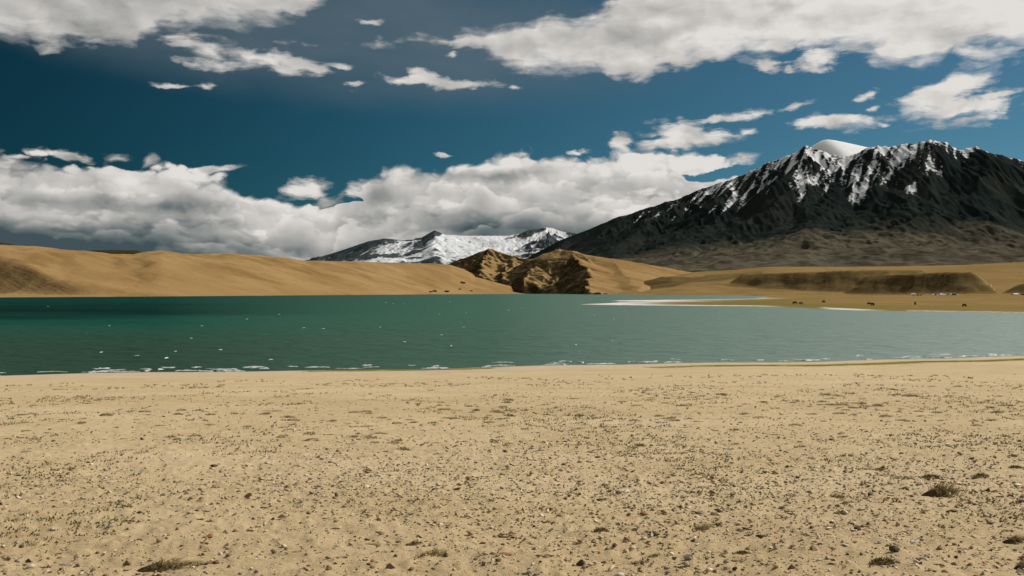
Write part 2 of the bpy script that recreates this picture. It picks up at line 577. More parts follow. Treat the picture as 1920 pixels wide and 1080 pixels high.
def mat_mountain(name, rock1, rock2, low, snowc, fine, grain=0.75):
    m, b, bs = new_mat(name)
    p = obj_pos(b)
    n1 = b.noise(p, 0.0022 * fine, 6, 0.6, '3D')
    n2 = b.noise(p, 0.012 * fine, 6, 0.65, '3D')
    n3 = b.noise(p, 0.045 * fine, 4, 0.65, '3D')
    c = b.mix(b.step(n1, 0.35, 0.65), rock1, rock2)
    c = b.mix(b.m('MULTIPLY', b.step(n2, 0.52, 0.72), 0.6), c, tuple(x * 1.5 for x in rock2[:3]) + (1,))
    fan = b.attr('fan').outputs['Fac']
    lowc = b.mix(b.step(n2, 0.38, 0.64), low, tuple(x * 0.42 for x in low[:3]) + (1,))
    c = b.mix(b.m('MULTIPLY', fan, b.step(n1, 0.25, 0.55, 0.55, 1.0)), c, lowc)
    sn = b.attr('snow').outputs['Fac']
    sn = b.m('ADD', sn, b.m('MULTIPLY', b.m('SUBTRACT', n3, 0.5), grain))
    sn = b.step(sn, 0.44, 0.60)
    c = b.mix(sn, c, snowc)
    b.put(bs, 'Base Color', c)
    bs.inputs['Roughness'].default_value = 1.0
    bs.inputs['Specular IOR Level'].default_value = 0.0
    bump(b, bs, b.m('MULTIPLY_ADD', n3, 0.3, n2), 14.0 / fine, 0.4)
    return m


# ================================================================== the beach (one sheet round the camera)
def shore(x):
    """depth of the waterline across the beach"""
    return pl(x, [(-900, 30), (-300, 62), (-120, 82), (-49, 94), (-20, 100), (0, 105), (30, 112), (62, 121), (120, 140), (300, 190), (900, 260)]) \
        + 0.8 * np.sin(x * 0.13) + 0.5 * np.sin(x * 0.31 + 1)


def beach_z(x, y):
    s = shore(x)
    t = y / s
    z = np.interp(t, [0, 0.84, 0.92, 0.985, 1.0, 1.03, 1.12, 1.6], [6.3, 0.55, 0.16, 0.07, 0.0, -0.25, -0.9, -3.0])
    z = np.where(y < 0, 6.3 + np.minimum(-y, 60) * 0.03, z)
    return z


def beach_full(x, y):
    z = beach_z(x, y)
    r = np.hypot(x, y)
    land = sstep(1.0, 0.93, y / shore(x))
    z = z + land * (0.10 * fbm(x * 0.16, y * 0.16, 3, 3) + 0.035 * fbm(x * 0.9, y * 0.9, 3, 11))
    near = sstep(60, 14, r) * land
    z = z + near * (0.030 * fbm(x * 2.6, y * 2.6, 3, 21) + 0.040 * np.maximum(fbm(x * 6.5, y * 6.5, 2, 31) - 0.05, 0))
    return z


th = np.concatenate([np.linspace(-37, 37, 700), np.linspace(37, 323, 60)[1:-1]])
th = np.radians(th)
rr = np.concatenate([[0.05, 0.8, 1.8], np.geomspace(3.0, 140.0, 510), np.geomspace(140, 900, 24)[1:]])
TH, RR = np.meshgrid(th, rr)
X, Y = RR * np.sin(TH), RR * np.cos(TH)
Z = beach_full(X, Y)
t = Y / shore(X)
wet = sstep(0.90, 0.95, t + 0.012 * fbm(X * 0.2, Y * 0.2, 3, 5))
damp = sstep(0.986, 0.992, t + 0.004 * fbm(X * 0.3, Y * 0.3, 3, 8)) * sstep(1.03, 1.0, t)
tm = t + 0.01 * fbm(X * 0.06, Y * 0.06, 3, 15)
moss = sstep(0.922, 0.932, tm) * sstep(0.962, 0.952, tm) * sstep(12, 26, X) + \
    sstep(0.968, 0.974, tm) * sstep(0.992, 0.985, tm) * sstep(-21, -17, X) * sstep(2, -6, X)
M_SAND = mat_sand()
# +Z normals: rows go outward, columns clockwise
beach = grid_mesh('beach', X[:, ::-1], Y[:, ::-1], Z[:, ::-1], M_SAND, {'wet': wet[:, ::-1], 'damp': damp[:, ::-1], 'moss': np.clip(moss, 0, 1)[:, ::-1]}, wrap=True)
structure(beach)

# ================================================================== the lake
def mat_water():
    m, b, bs = new_mat('lake_water')
    p = obj_pos(b)
    x, y, z = b.sep(p)
    # water tints: grey green in the shallows by the beach, turquoise farther out, deep green to the west, painted reflections to the east
    off = b.m('SUBTRACT', y, b.m('MULTIPLY_ADD', x, 0.22, 106.0))
    pn = b.noise(b.v('MULTIPLY', p, (0.004, 0.012, 0)), 1, 4, 0.55)
    offn = b.m('MULTIPLY', off, b.step(pn, 0.2, 0.8, 0.6, 1.4, False))
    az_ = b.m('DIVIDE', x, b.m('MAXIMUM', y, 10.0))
    shallow, turq, deep = (0.026, 0.062, 0.042, 1), (0.006, 0.086, 0.062, 1), (0.0003, 0.018, 0.013, 1)
    c = b.mix(b.step(offn, 30, 260), shallow, turq)
    c = b.mix(b.m('MULTIPLY', b.step(offn, 130, 330), b.step(az_, 0.0, -0.42)), c, deep)
    c = b.mix(b.m('MULTIPLY', b.step(offn, 260, 700), b.step(az_, 0.15, -0.25, 0.0, 0.7)), c, (0.003, 0.048, 0.037, 1))
    c = b.mix(b.step(az_, -0.36, 0.05, 0.0, 0.9, False), c, (0.070, 0.140, 0.102, 1))  # first stage of the reflected light painted in from left to right
    c = b.mix(b.step(az_, -0.02, 0.5, 0.0, 0.97, False), c, (0.265, 0.325, 0.303, 1))  # cloud reflection and sun glitter painted into the colour, paler to the right
    t = b.t
    t.nodes.remove(bs)
    dif = t.nodes.new('ShaderNodeBsdfDiffuse')
    gls = t.nodes.new('ShaderNodeBsdfGlossy')
    gls.inputs['Roughness'].default_value = 0.34
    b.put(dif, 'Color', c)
    w1 = b.noise(b.v('MULTIPLY', p, (0.30, 0.9, 0)), 1, 5, 0.6)
    w2 = b.noise(b.v('MULTIPLY', p, (0.04, 0.16, 0)), 1, 5, 0.6)
    n = t.nodes.new('ShaderNodeBump')
    n.inputs['Strength'].default_value = 0.8
    n.inputs['Distance'].default_value = 0.5
    b.put(n, 'Height', b.m('MULTIPLY_ADD', w2, 1.6, w1))
    t.links.new(n.outputs[0], dif.inputs['Normal'])
    t.links.new(n.outputs[0], gls.inputs['Normal'])
    fr = t.nodes.new('ShaderNodeFresnel')
    fr.inputs['IOR'].default_value = 1.33
    fac = b.m('MINIMUM', fr.outputs[0], 0.022)          # wind-roughened water never mirrors fully at a low angle
    mx = t.nodes.new('ShaderNodeMixShader')
    b.put(mx, 0, fac)
    t.links.new(dif.outputs[0], mx.inputs[1])
    t.links.new(gls.outputs[0], mx.inputs[2])
    t.links.new(mx.outputs[0], t.nodes['Material Output'].inputs['Surface'])
    return m


uu = np.linspace(-1200, 3100, 540)
dd = np.concatenate([np.geomspace(20, 84, 12)[:-1], np.geomspace(84, 500, 230), np.geomspace(500, 4300, 40)[1:]])
U, D = np.meshgrid(uu, dd)
X, Y = (U - 960) / PX * D, D
Z = 0.15 * perlin(X * 0.16 + 0.1 * Y, Y * 0.42, 40) + 0.12 * perlin(X * 0.33 - 0.12 * Y, Y * 0.95, 41) + 0.07 * perlin(X * 0.8, Y * 2.1, 42)
Z = Z * sstep(450, 140, Y) * (0.35 + 0.65 * sstep(0, 20, Y - shore(X))) * sstep(60, 90, Y)
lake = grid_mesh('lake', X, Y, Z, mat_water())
structure(lake)

# wide floor under lake and hills, out to the horizon
M_HILL = mat_hill('dry_hill_earth', (0.305, 0.192, 0.080, 1), (0.355, 0.235, 0.105, 1), (0.215, 0.132, 0.047, 1))
gx = np.array([-60000, -8000, -1500, 0, 1500, 8000, 60000.0])
gy = np.array([-60000, -6000, -1000, 900, 3900, 6000, 60000.0])
X, Y = np.meshgrid(gx, gy)
Z = np.where(Y > 3000, -1.5, -9.0)
structure(grid_mesh('ground', X, Y, Z, M_HILL))

# ================================================================== left: long sand hill
X, Y = np.meshgrid(np.linspace(-2600, 640, 560), np.linspace(1080, 4000, 270))
u = col_of(X, Y)
d0 = 8 * PX / (pl(u, [(-700, 561), (0, 557.6), (300, 555.8), (560, 553.8), (800, 552.0), (1000, 551.0), (1200, 550.6)]) - HOR)
crest = pl(u, [(-700, 452), (0, 461), (60, 464), (110, 470), (150, 471), (200, 476), (250, 478), (280, 474), (310, 472), (340, 476), (380, 478),
               (430, 476), (480, 479), (530, 484), (570, 489), (640, 491), (700, 493), (800, 494), (845, 497), (870, 506), (890, 516), (920, 521), (960, 523), (985, 532), (1005, 545), (1100, 556), (1200, 560)])
DC = d0 + pl(u, [(-700, 900), (0, 760), (300, 640), (600, 640), (1000, 500)])
H = rise(crest, DC)
t = (Y - d0) / (DC - d0)
prof = np.where(t < 1, np.sin(np.clip(t, 0, 1) * math.pi / 2) * 0.55 + 0.45 * sstep(0, 1, t), 1 - 0.5 * np.clip(t - 1, 0, 3) ** 1.5)
Z = H * prof
Z = np.where(t < 0, t * 6, Z)
body = sstep(0.0, 0.25, t) * sstep(1.05, 0.8, t)
Z = Z + body * (4.5 * fbm(X * 0.003 + Y * 0.0015, Y * 0.003, 3, 51) + 0.5 * fbm(X * 0.02, Y * 0.02, 3, 52))
# a spur whose western flank lies in shade
ax, ay, az_ = pos(-60, 488, 1700); bx, by, bz = pos(215, 551, 1330)
sx, sy = bx - ax, by - ay
L2 = sx * sx + sy * sy
tt = ((X - ax) * sx + (Y - ay) * sy) / L2
side = ((X - ax) * sy - (Y - ay) * sx) / math.sqrt(L2)       # > 0 towards the camera / west
west = sstep(1.12, 0.85, tt)
Z = np.where((side > 0) & (t > 0), np.maximum(Z - west * 0.62 * np.maximum(side - 6, 0) * sstep(0, 30, side), np.minimum(Z, 1.5 + 3 * t)), Z)
Z, gl = gullies(Z, X, Y, 150, 4, 0.020, 61, fade=sstep(0.02, 0.3, t) * sstep(1.2, 0.9, t), slope_ref=0.12)
SANDHILL = (X[0].copy(), Y[:, 0].copy(), Z.copy())
hill_l = grid_mesh('sand_hill', X, Y, Z, M_HILL)
structure(hill_l)

# dark ridge peeping over it
M_DARK = mat_hill('dark_far_earth', (0.045, 0.034, 0.018, 1), (0.06, 0.045, 0.025, 1), (0.03, 0.024, 0.014, 1))
X, Y = np.meshgrid(np.linspace(-4200, -1300, 200), np.linspace(4600, 6400, 70))
u = col_of(X, Y)
cr_ = pl(u, [(-700, 440), (-100, 452), (0, 457), (35, 463), (60, 472), (90, 484), (145, 484), (160, 475), (175, 472), (205, 471), (240, 472), (262, 473), (275, 478), (300, 488)])
Z = rise(cr_ - 3, 5400) * np.exp(-((Y - 5400) / 420.0) ** 2) + 6 * fbm(X * 0.006, Y * 0.006, 4, 71)
structure(grid_mesh('dark_hill', X, Y, Z, M_DARK))


# ================================================================== centre: rocky hills, built from their ridge lines
def roof(X, Y, ridges, k=5.0):
    acc = np.full_like(X, -1e9)
    for pts, mw, me_ in ridges:
        P3 = [pos(*q) for q in pts]
        for (x0, y0, z0), (x1, y1, z1) in zip(P3[:-1], P3[1:]):
            ex, ey = x1 - x0, y1 - y0
            l2 = ex * ex + ey * ey + 1e-6
            tt = np.clip(((X - x0) * ex + (Y - y0) * ey) / l2, 0, 1)
            qx, qy = x0 + ex * tt, y0 + ey * tt
            dist = np.hypot(X - qx, Y - qy)
            west = 0.5 - 0.5 * np.tanh(((X - qx) * 0.85 + (Y - qy) * 0.5) / (dist * 0.35 + 1e-3))
            z = z0 + (z1 - z0) * tt - dist * (me_ + (mw - me_) * west)
            m = np.maximum(acc, z)
            acc = m + k * np.log1p(np.exp(-np.abs(acc - z) / k)) * 0.8
    return acc


X, Y = np.meshgrid(np.linspace(-420, 900, 430), np.linspace(1950, 3500, 290))
wx = X + 26 * fbm(X * 0.008, Y * 0.008, 3, 81)
wy = Y + 26 * fbm(X * 0.008, Y * 0.008, 3, 82)
ridges = [
    ([(836, 500, 3150), (880, 484, 3120), (915, 469, 3080), (945, 477, 3040), (985, 487, 3000), (1020, 487, 2950)], 0.42, 0.30),
    ([(915, 470, 3080), (908, 490, 2900), (900, 516, 2680)], 0.70, 0.45),
    ([(962, 483, 3030), (950, 502, 2850), (940, 522, 2640)], 0.62, 0.35),
    ([(1024, 479, 2850), (1004, 498, 2700), (984, 524, 2520)], 0.70, 0.20),
    ([(1000, 486, 2900), (1025, 477, 2820), (1050, 470, 2760), (1072, 473, 2740), (1100, 480, 2720), (1150, 488, 2700), (1200, 496, 2680), (1240, 503, 2680), (1300, 512, 2700)], 0.45, 0.22),
    ([(1068, 476, 2740), (1096, 500, 2520), (1110, 522, 2340), (1100, 547, 2090)], 0.58, 0.24),
    ([(1150, 489, 2700), (1180, 520, 2400), (1200, 548, 2080)], 0.24, 0.20),
]
Z = roof(wx, wy, ridges, 4.0)
Z = np.maximum(Z, -3)
fd = sstep(2, 18, Z)
east = sstep(1085, 1125, col_of(X, Y))
Z, gl = gullies(Z, X, Y, 150, 4, 0.045, 91, fade=fd * (1 - 0.85 * east), slope_ref=0.45)
Z = Z + fd * 1.6 * fbm(X * 0.03, Y * 0.03, 3, 83)
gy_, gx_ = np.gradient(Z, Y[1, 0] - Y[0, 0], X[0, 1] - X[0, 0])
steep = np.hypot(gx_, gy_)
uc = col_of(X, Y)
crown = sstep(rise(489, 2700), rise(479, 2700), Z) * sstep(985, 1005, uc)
shade_veg = sstep(0.18, 0.36, steep) * sstep(-0.14, 0.06, gx_ + 0.5 * gy_ + 0.05 * fbm(X * 0.02, Y * 0.02, 3, 85)) * sstep(1122, 1100, uc + 8 * fbm(X * 0.02, Y * 0.02, 3, 86)) * (1 - 0.75 * crown)  # shade of the west and camera-facing slopes, painted as a dark tone
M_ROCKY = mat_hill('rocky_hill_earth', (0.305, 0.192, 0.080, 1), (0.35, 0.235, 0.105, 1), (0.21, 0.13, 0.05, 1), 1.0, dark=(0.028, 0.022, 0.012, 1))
structure(grid_mesh('rocky_hill', X, Y, Z, M_ROCKY, {'shade_veg': shade_veg, 'salt': shade_veg * 0, 'green': shade_veg * 0}))

# ================================================================== right: spit, plain and terraces
def poly_sd(X, Y, pts):
    d = np.full_like(X, 1e12)
    ins = np.zeros(X.shape, bool)
    n = len(pts)
    for i in range(n):
        x0, y0 = pts[i]
        x1, y1 = pts[(i + 1) % n]
        ex, ey = x1 - x0, y1 - y0
        tt = np.clip(((X - x0) * ex + (Y - y0) * ey) / (ex * ex + ey * ey), 0, 1)
        d = np.minimum(d, (X - x0 - ex * tt) ** 2 + (Y - y0 - ey * tt) ** 2)
        cnd = (y0 > Y) != (y1 > Y)
        xi = x0 + (Y - y0) * ex / (ey if abs(ey) > 1e-9 else 1e-9)
        ins ^= cnd & (X < xi)
    d = np.sqrt(d)
    return np.where(ins, d, -d)          # > 0 inside


def xy(u, depth):
    return ((u - 960.0) / PX * depth, depth)


land_poly = [xy(1083, 576), xy(1140, 552), xy(1250, 530), xy(1400, 508), xy(1500, 470), xy(1545, 428), xy(1600, 404), xy(1680, 393), xy(1760, 384), xy(1920, 356),
             xy(2200, 330), xy(2900, 310), xy(2900, 4200), xy(900, 4200), xy(960, 2700), xy(1080, 2350), xy(1240, 2200), xy(1340, 2050), xy(1410, 1750), xy(1440, 1350), xy(1420, 1010),
             xy(1350, 905), xy(1240, 850), xy(1150, 800), xy(1160, 740), xy(1230, 715), xy(1160, 660)]
uu = np.linspace(880, 2500, 600)
dd = np.concatenate([np.geomspace(300, 1150, 140), np.geomspace(1150, 2300, 130)[1:], np.geomspace(2300, 4600, 40)[1:]])
U, D = np.meshgrid(uu, dd)
X, Y = (U - 960) / PX * D, D
sd = poly_sd(X + 6 * fbm(X * 0.02, Y * 0.02, 3, 101), Y + 14 * fbm(X * 0.015, Y * 0.008, 3, 102), land_poly)
inl = np.clip(sd, 0, 4000)
Zp = np.where(sd > 0, 0.25 * sstep(0, 6, sd) + 0.0035 * np.minimum(inl, 120) + 0.0118 * np.maximum(inl - 90, 0), np.maximum(sd * 0.12, -4))
Zp = np.minimum(Zp, 5 + 0.012 * np.maximum(Y - 500, 0))
# terraces
mesa = [
    ([xy(1325, 2060), xy(1400, 1900), xy(1500, 1760), xy(1590, 1700), xy(1700, 1660), xy(1800, 1700), xy(1800, 3600), xy(1400, 3600)], 0.55),
    ([xy(1572, 1600), xy(1640, 1480), xy(1720, 1420), xy(1800, 1395), xy(1990, 1400), xy(1990, 3600), xy(1640, 3600)], 0.6),
    ([xy(1876, 1500), xy(1910, 1360), xy(1990, 1280), xy(2300, 1200), xy(2700, 1200), xy(2700, 3600), xy(1930, 3600)], 0.5),
    ([xy(1130, 2330), xy(1190, 2180), xy(1260, 2120), xy(1340, 2150), xy(1420, 2300), xy(1500, 3600), xy(1200, 3600)], 0.30),
]
Zt = Zp.copy()
shade_veg = np.zeros_like(X)
for i, (pg, sl) in enumerate(mesa):
    s = poly_sd(X + 24 * fbm(X * 0.012, Y * 0.012, 4, 111 + i), Y + 34 * fbm(X * 0.01, Y * 0.01, 4, 121 + i), pg)
    hmax = (42.0, 31.0, 31.0, 40.0)[i] + 1.5 * fbm(X * 0.01, Y * 0.01, 2, 130 + i)
    if i == 1:
        s = np.minimum(s, ((1872 - 960) / PX * Y - X + 5 * fbm(X * 0.02, Y * 0.02, 2, 126)) * 1.3)
    if i == 2:
        s = np.minimum(s, (X - (1868 - 960) / PX * Y) * 1.0)
    s0 = np.clip(s, 0, 5000)
    h = np.minimum(s0 * sl, hmax)
    ledge = sstep(0.42, 0.5, h / hmax) - sstep(0.52, 0.66, h / hmax)
    h = h - ledge * 1.6 * sstep(0, 1, s0)
    up = np.maximum(s0 - hmax / sl, 0) * 0.030
    Zt = np.maximum(Zt, Zp + h + np.minimum(up, 60))
    rel = np.clip(h / hmax, 0, 1)
    band = np.interp(rel, [0, .12, .3, .42, .5, .62, .8, .9, 1], [.6, .85, 1, .9, .62, .95, .9, 1, 1]) + 0.35 * fbm(X * 0.008, rel * 7, 3, 170 + i)
    if i == 1:
        band = band * (0.55 + 0.45 * sstep(1880, 1790, U))
    shade_veg = np.maximum(shade_veg, np.clip(band, 0.3, 1) * sstep(0.0, 6.0, s) * sstep(hmax / sl + 10, hmax / sl - 4, s) * (0.72, 1.0, 1.0, 0.85)[i] * sstep((2150, 1660, 1540, 2500)[i], (2000, 1600, 1480, 2350)[i], Y))
Zt = Zt + sstep(30, 200, inl) * (0.35 * fbm(X * 0.012, Y * 0.02, 4, 140))
vp = pl(U, [(880, 560), (1150, 536), (1240, 518), (1300, 511), (1380, 506.5), (1440, 501), (1600, 501), (1700, 500), (1800, 498), (1920, 492), (2100, 484), (2700, 470)])
hp = rise(vp, 2900.0)
rise_in = sstep(1450, 2900, Y) ** 1.15 * sstep(1080, 1300, U)
Zt = np.maximum(Zt, Zp + (hp - Zp) * rise_in + np.maximum(Y - 2900, 0) * 0.004)
sn = sd + 5 * fbm(X * 0.02, Y * 0.05, 3, 150)
far_side = sstep(640, 760, Y)
salt = sstep(-2, 3, sn) * sstep(13, 7, sn) * (Y < 1150) * np.maximum(sstep(1490, 1380, U), sstep(1530, 1560, U) * sstep(1680, 1600, U))
salt = np.maximum(salt, sstep(-2, 6, sn) * sstep(90, 40, sn) * far_side * sstep(1500, 1330, U) * (Y < 1100))
salt = np.maximum(salt, sstep(-2, 6, sn) * sstep(60, 20, sn) * sstep(1330, 1120, U) * (Y < 720))
salt = np.maximum(salt, 0.55 * sstep(-1, 1, sn) * sstep(5, 3, sn) * (U > 1700))
green = sstep(8, 22, sn) * sstep(150, 40, sn) * (Y < 900) * sstep(1180, 1400, U)
green = np.maximum(green, 0.4 * sstep(0.1, 0.5, fbm(X * 0.004, Y * 0.012, 4, 160)) * (Y < 1400))
M_PLAIN = mat_hill('plain_earth', (0.235, 0.155, 0.062, 1), (0.285, 0.19, 0.078, 1), (0.175, 0.118, 0.045, 1), 1.0, dark=(0.088, 0.066, 0.030, 1))
PLAIN = (uu, dd, Zt)
structure(grid_mesh('plain', X, Y, Zt, M_PLAIN, {'shade_veg': shade_veg, 'salt': salt, 'green': green}))


def plain_z(u, depth):
    i = np.clip(np.searchsorted(dd_p, depth) - 1, 0, len(dd_p) - 2)
    j = np.clip(np.searchsorted(uu_p, u) - 1, 0, len(uu_p) - 2)
    fi, fj = (depth - dd_p[i]) / (dd_p[i + 1] - dd_p[i]), (u - uu_p[j]) / (uu_p[j + 1] - uu_p[j])
    z = PLAIN[2]
    return (z[i, j] * (1 - fi) + z[i + 1, j] * fi) * (1 - fj) + (z[i, j + 1] * (1 - fi) + z[i + 1, j + 1] * fi) * fj


uu_p, dd_p = uu, dd

# ================================================================== the big mountain
X, Y = np.meshgrid(np.linspace(-300, 5700, 700), np.linspace(3500, 9400, 430))
u = col_of(X, Y)
sil = pl(u, [(700, 560), (900, 525), (980, 490), (1000, 477), (1050, 450), (1100, 432), (1150, 411), (1200, 396), (1250, 381), (1290, 368), (1340, 350), (1400, 329),
             (1450, 303), (1490, 287), (1512, 275), (1530, 281), (1556, 293), (1585, 297), (1610, 288), (1627, 280), (1645, 276), (1665, 281), (1690, 276), (1720, 270), (1745, 265), (1772, 270),
             (1800, 280), (1830, 279), (1850, 284), (1880, 292), (1920, 302), (2000, 322), (2200, 350), (2600, 400), (3000, 430)])
DC = pl(u, [(700, 8600), (980, 8300), (1250, 7600), (1500, 6900), (1650, 6600), (1780, 6500), (2100, 6300), (3000, 6000)])
wv = 160 * fbm(X * 0.0011, Y * 0.0011, 3, 201)
H = rise(sil, DC) * (1 + 0.030 * fbm(X * 0.006, Y * 0.0004, 4, 205, ridged=True) * sstep(1000, 1300, u))
foot = 3700.0
q = np.clip((DC - Y + wv * 0.3) / (DC - foot), -1.2, 1.2)
face = np.interp(q, [-1.2, -0.5, 0.0, 0.12, 0.25, 0.38, 0.5, 0.7, 0.85, 1.0, 1.2], [0.0, 0.55, 1.0, 0.80, 0.585, 0.41, 0.315, 0.215, 0.15, 0.095, 0.05])
Z = H * face
Z = Z + sstep(1.0, 0.6, q) * sstep(0.02, 0.2, np.abs(q)) * (60 * fbm(X * 0.0016, Y * 0.0016, 4, 211) * np.clip(H / 900, 0, 1))
# broad buttresses that lean down to the west
shear = X + 0.45 * (DC - Y)
but = 1 - 2 * np.abs(((shear + 120 * fbm(X * 0.002, Y * 0.002, 3, 221)) / 360.0) % 1.0 - 0.5)
zone = sstep(0.0, 0.10, q) * sstep(0.55, 0.28, q) * np.clip(H / 900, 0, 1)
Z = Z + zone * 42 * (but - 0.5)
fade = sstep(0.0, 0.05, q) * sstep(1.0, 0.5, q) * 0.9 + 0.1
Z, gl = gullies(Z, X, Y, 330, 5, 0.062, 231, fade=fade, slope_ref=0.42, gain=0.38)
# lumpy moraines on the fans
Z = Z + sstep(0.42, 0.6, q) * sstep(1.05, 0.85, q) * 26 * fbm(X * 0.0042, Y * 0.0042, 5, 241, ridged=True)
# smooth snow dome behind the shoulder
xs, ys, zs = pos(1545, 262.5, 7300)
ex, ey = (X - xs), (Y - ys)
soft = lambda v_, k: 0.5 * (v_ + np.sqrt(v_ * v_ + k * k)) - 0.5 * k
dome = zs - 0.22 * soft(ex, 30) - 0.70 * soft(-ex, 45) - 0.44 * soft(-ey, 70) - 0.3 * soft(ey, 70) - 0.00003 * (ex * ex + ey * ey)
isd = dome > Z - 6
Z = np.maximum(Z, dome)
sy_, sx_ = np.gradient(Z, Y[1, 0] - Y[0, 0], X[0, 1] - X[0, 0])
slope = np.hypot(sx_, sy_)
relz = np.clip(Z / np.maximum(H, 50), 0, 1.2)
gn = gl / np.std(gl[zone > 0.3])
A = np.interp(Z + 70 * fbm(X * 0.0016, Y * 0.0016, 3, 251), [430, 500, 580, 720, 900, 1100], [-0.6, 0.14, 0.36, 0.48, 0.56, 0.62])
streak = 0.35 * fbm(shear * 0.009, (Y - 0.3 * X) * 0.0016, 3, 261) + 1.05 * fbm(shear * 0.030, (Y - 0.3 * X) * 0.0032, 3, 262)
snow = A - 0.04 - 0.10 * gn + 0.42 * streak - 0.10 * sstep(0.8, 1.4, slope)
snow = snow - 0.26 * sstep(1700, 1790, u) * sstep(0.0, 0.05, q) - 0.16 * sstep(1800, 1950, u)
snow = snow - 0.5 * sstep(0.22, 0.36, q)
snow = np.where(isd, 1.5, snow)
fan = sstep(0.40, 0.66, q + 0.16 * fbm(X * 0.0022, Y * 0.0012, 4, 271))
M_MTN = mat_mountain('mountain_rock', (0.014, 0.021, 0.020, 1), (0.027, 0.031, 0.027, 1), (0.128, 0.113, 0.078, 1), (0.84, 0.85, 0.86, 1), 1.0)
structure(grid_mesh('mountain', X, Y, Z, M_MTN, {'snow': snow, 'fan': fan}))

# ================================================================== far snow range
X, Y = np.meshgrid(np.linspace(-5200, 3600, 460), np.linspace(11500, 20500, 210))
u = col_of(X, Y)
sil = pl(u, [(300, 520), (500, 502), (560, 491), (600, 482), (650, 466), (690, 452), (720, 447), (760, 449), (790, 445), (805, 436), (815, 431), (835, 440),
             (870, 442), (950, 442), (975, 438), (1000, 431), (1025, 426), (1050, 430), (1075, 437), (1110, 446), (1200, 460), (1300, 470)])
DC = 18000 + 400 * np.sin(X * 0.001)
H = rise(sil, DC)
q = (DC - Y) / 6500.0
face = np.interp(q, [-0.6, 0.0, 0.18, 0.4, 0.7, 1.0], [0.2, 1.0, 0.74, 0.55, 0.40, 0.16])
Z = H * face
fade = sstep(0.0, 0.06, q) * 0.9 + 0.1
Z = Z + fade * 90 * fbm(X * 0.0009, Y * 0.0009, 5, 301) * sstep(1.0, 0.5, q)
Z, gl = gullies(Z, X, Y, 900, 5, 0.06, 311, fade=fade * sstep(700, 500, u) * 0.9 + fade * sstep(960, 1010, u) * 0.9 + 0.6 * fade, slope_ref=0.25)
sy_, sx_ = np.gradient(Z, Y[1, 0] - Y[0, 0], X[0, 1] - X[0, 0])
gn = gl / np.std(gl)
snow = pl(u, [(500, 0.18), (600, 0.26), (700, 0.40), (760, 0.56), (800, 0.66), (960, 0.70), (1000, 0.54), (1060, 0.54), (1200, 0.5)])
snow = snow - 0.16 * gn * pl(u, [(760, 1.0), (830, 0.5), (950, 0.5), (1000, 1.0)]) + 0.22 * fbm(X * 0.0012, Y * 0.0012, 5, 321)
belt = sstep(0.30, 0.40, q + 0.04 * fbm(X * 0.0006, Y * 0.0006, 3, 330))
snow = snow * (1 - belt) + belt * (0.50 + 0.42 * fbm(X * 0.0015 + Y * 0.0006, Y * 0.0022, 5, 331))
pyr = np.exp(-((u - 815 + 60 * q / 0.2 * 0.5) / 15.0) ** 2) * sstep(0.22, 0.10, q)
snow = snow - 0.55 * pyr + 0.15 * np.exp(-((u - 838) / 9.0) ** 2)
snow = snow - 0.5 * np.exp(-((u - 770) / 22.0) ** 2) * sstep(0.12, 0.05, q) * sstep(-0.1, 0.3, fbm(X * 0.003, Y * 0.003, 3, 335))
M_FAR = mat_mountain('far_range_rock', (0.040, 0.053, 0.060, 1), (0.06, 0.07, 0.076, 1), (0.10, 0.10, 0.09, 1), (0.66, 0.68, 0.70, 1), 0.28, 0.32)
structure(grid_mesh('snow_range', X, Y, Z, M_FAR, {'snow': snow, 'fan': snow * 0}))

# ================================================================== things on the beach
def ground_at(u, v):
    """where the sight line through photo point (u, v) meets the beach"""
    k = (v - HOR) / PX
    d = 10.0
    lo, hi = 3.0, 130.0
    for _ in range(40):
        d = 0.5 * (lo + hi)
        x = (u - 960.0) / PX * d
        if EYE - k * d > beach_z(np.float64(x), np.float64(d)):
            lo = d
        else:
            hi = d
    x = (u - 960.0) / PX * d
    return x, d, float(beach_full(np.array([x]), np.array([d]))[0])


def simple_mat(name, c1, c2, scale=25.0, rough=0.9, bd=0.004, attr=None):
    m, b, bs = new_mat(name)
    tc = b.t.nodes.new('ShaderNodeTexCoord').outputs['Object']
    n = b.noise(tc, scale, 5, 0.65, '3D')
    c = b.mix(b.step(n, 0.35, 0.68), c1, c2)
    if attr:
        a = b.attr(attr)
        c = b.mix(1.0, c, a.outputs['Color'], 'MULTIPLY')
    b.put(bs, 'Base Color', c)
    bs.inputs['Roughness'].default_value = rough
    bs.inputs['Specular IOR Level'].default_value = 0.2
    bump(b, bs, n, bd, 0.7)
    return m


STONE = {
    'dark': simple_mat('dark_stone', (0.060, 0.044, 0.028, 1), (0.13, 0.095, 0.060, 1)),
    'brown': simple_mat('brown_stone', (0.16, 0.105, 0.055, 1), (0.26, 0.18, 0.10, 1)),
    'rust': simple_mat('rust_stone', (0.26, 0.115, 0.045, 1), (0.40, 0.20, 0.085, 1)),
    'pale': simple_mat('pale_stone', (0.50, 0.45, 0.37, 1), (0.66, 0.60, 0.52, 1)),
    'grey': simple_mat('grey_stone', (0.16, 0.145, 0.12, 1), (0.27, 0.245, 0.205, 1)),
    'tan': simple_mat('tan_stone', (0.34, 0.255, 0.15, 1), (0.48, 0.37, 0.23, 1)),
}


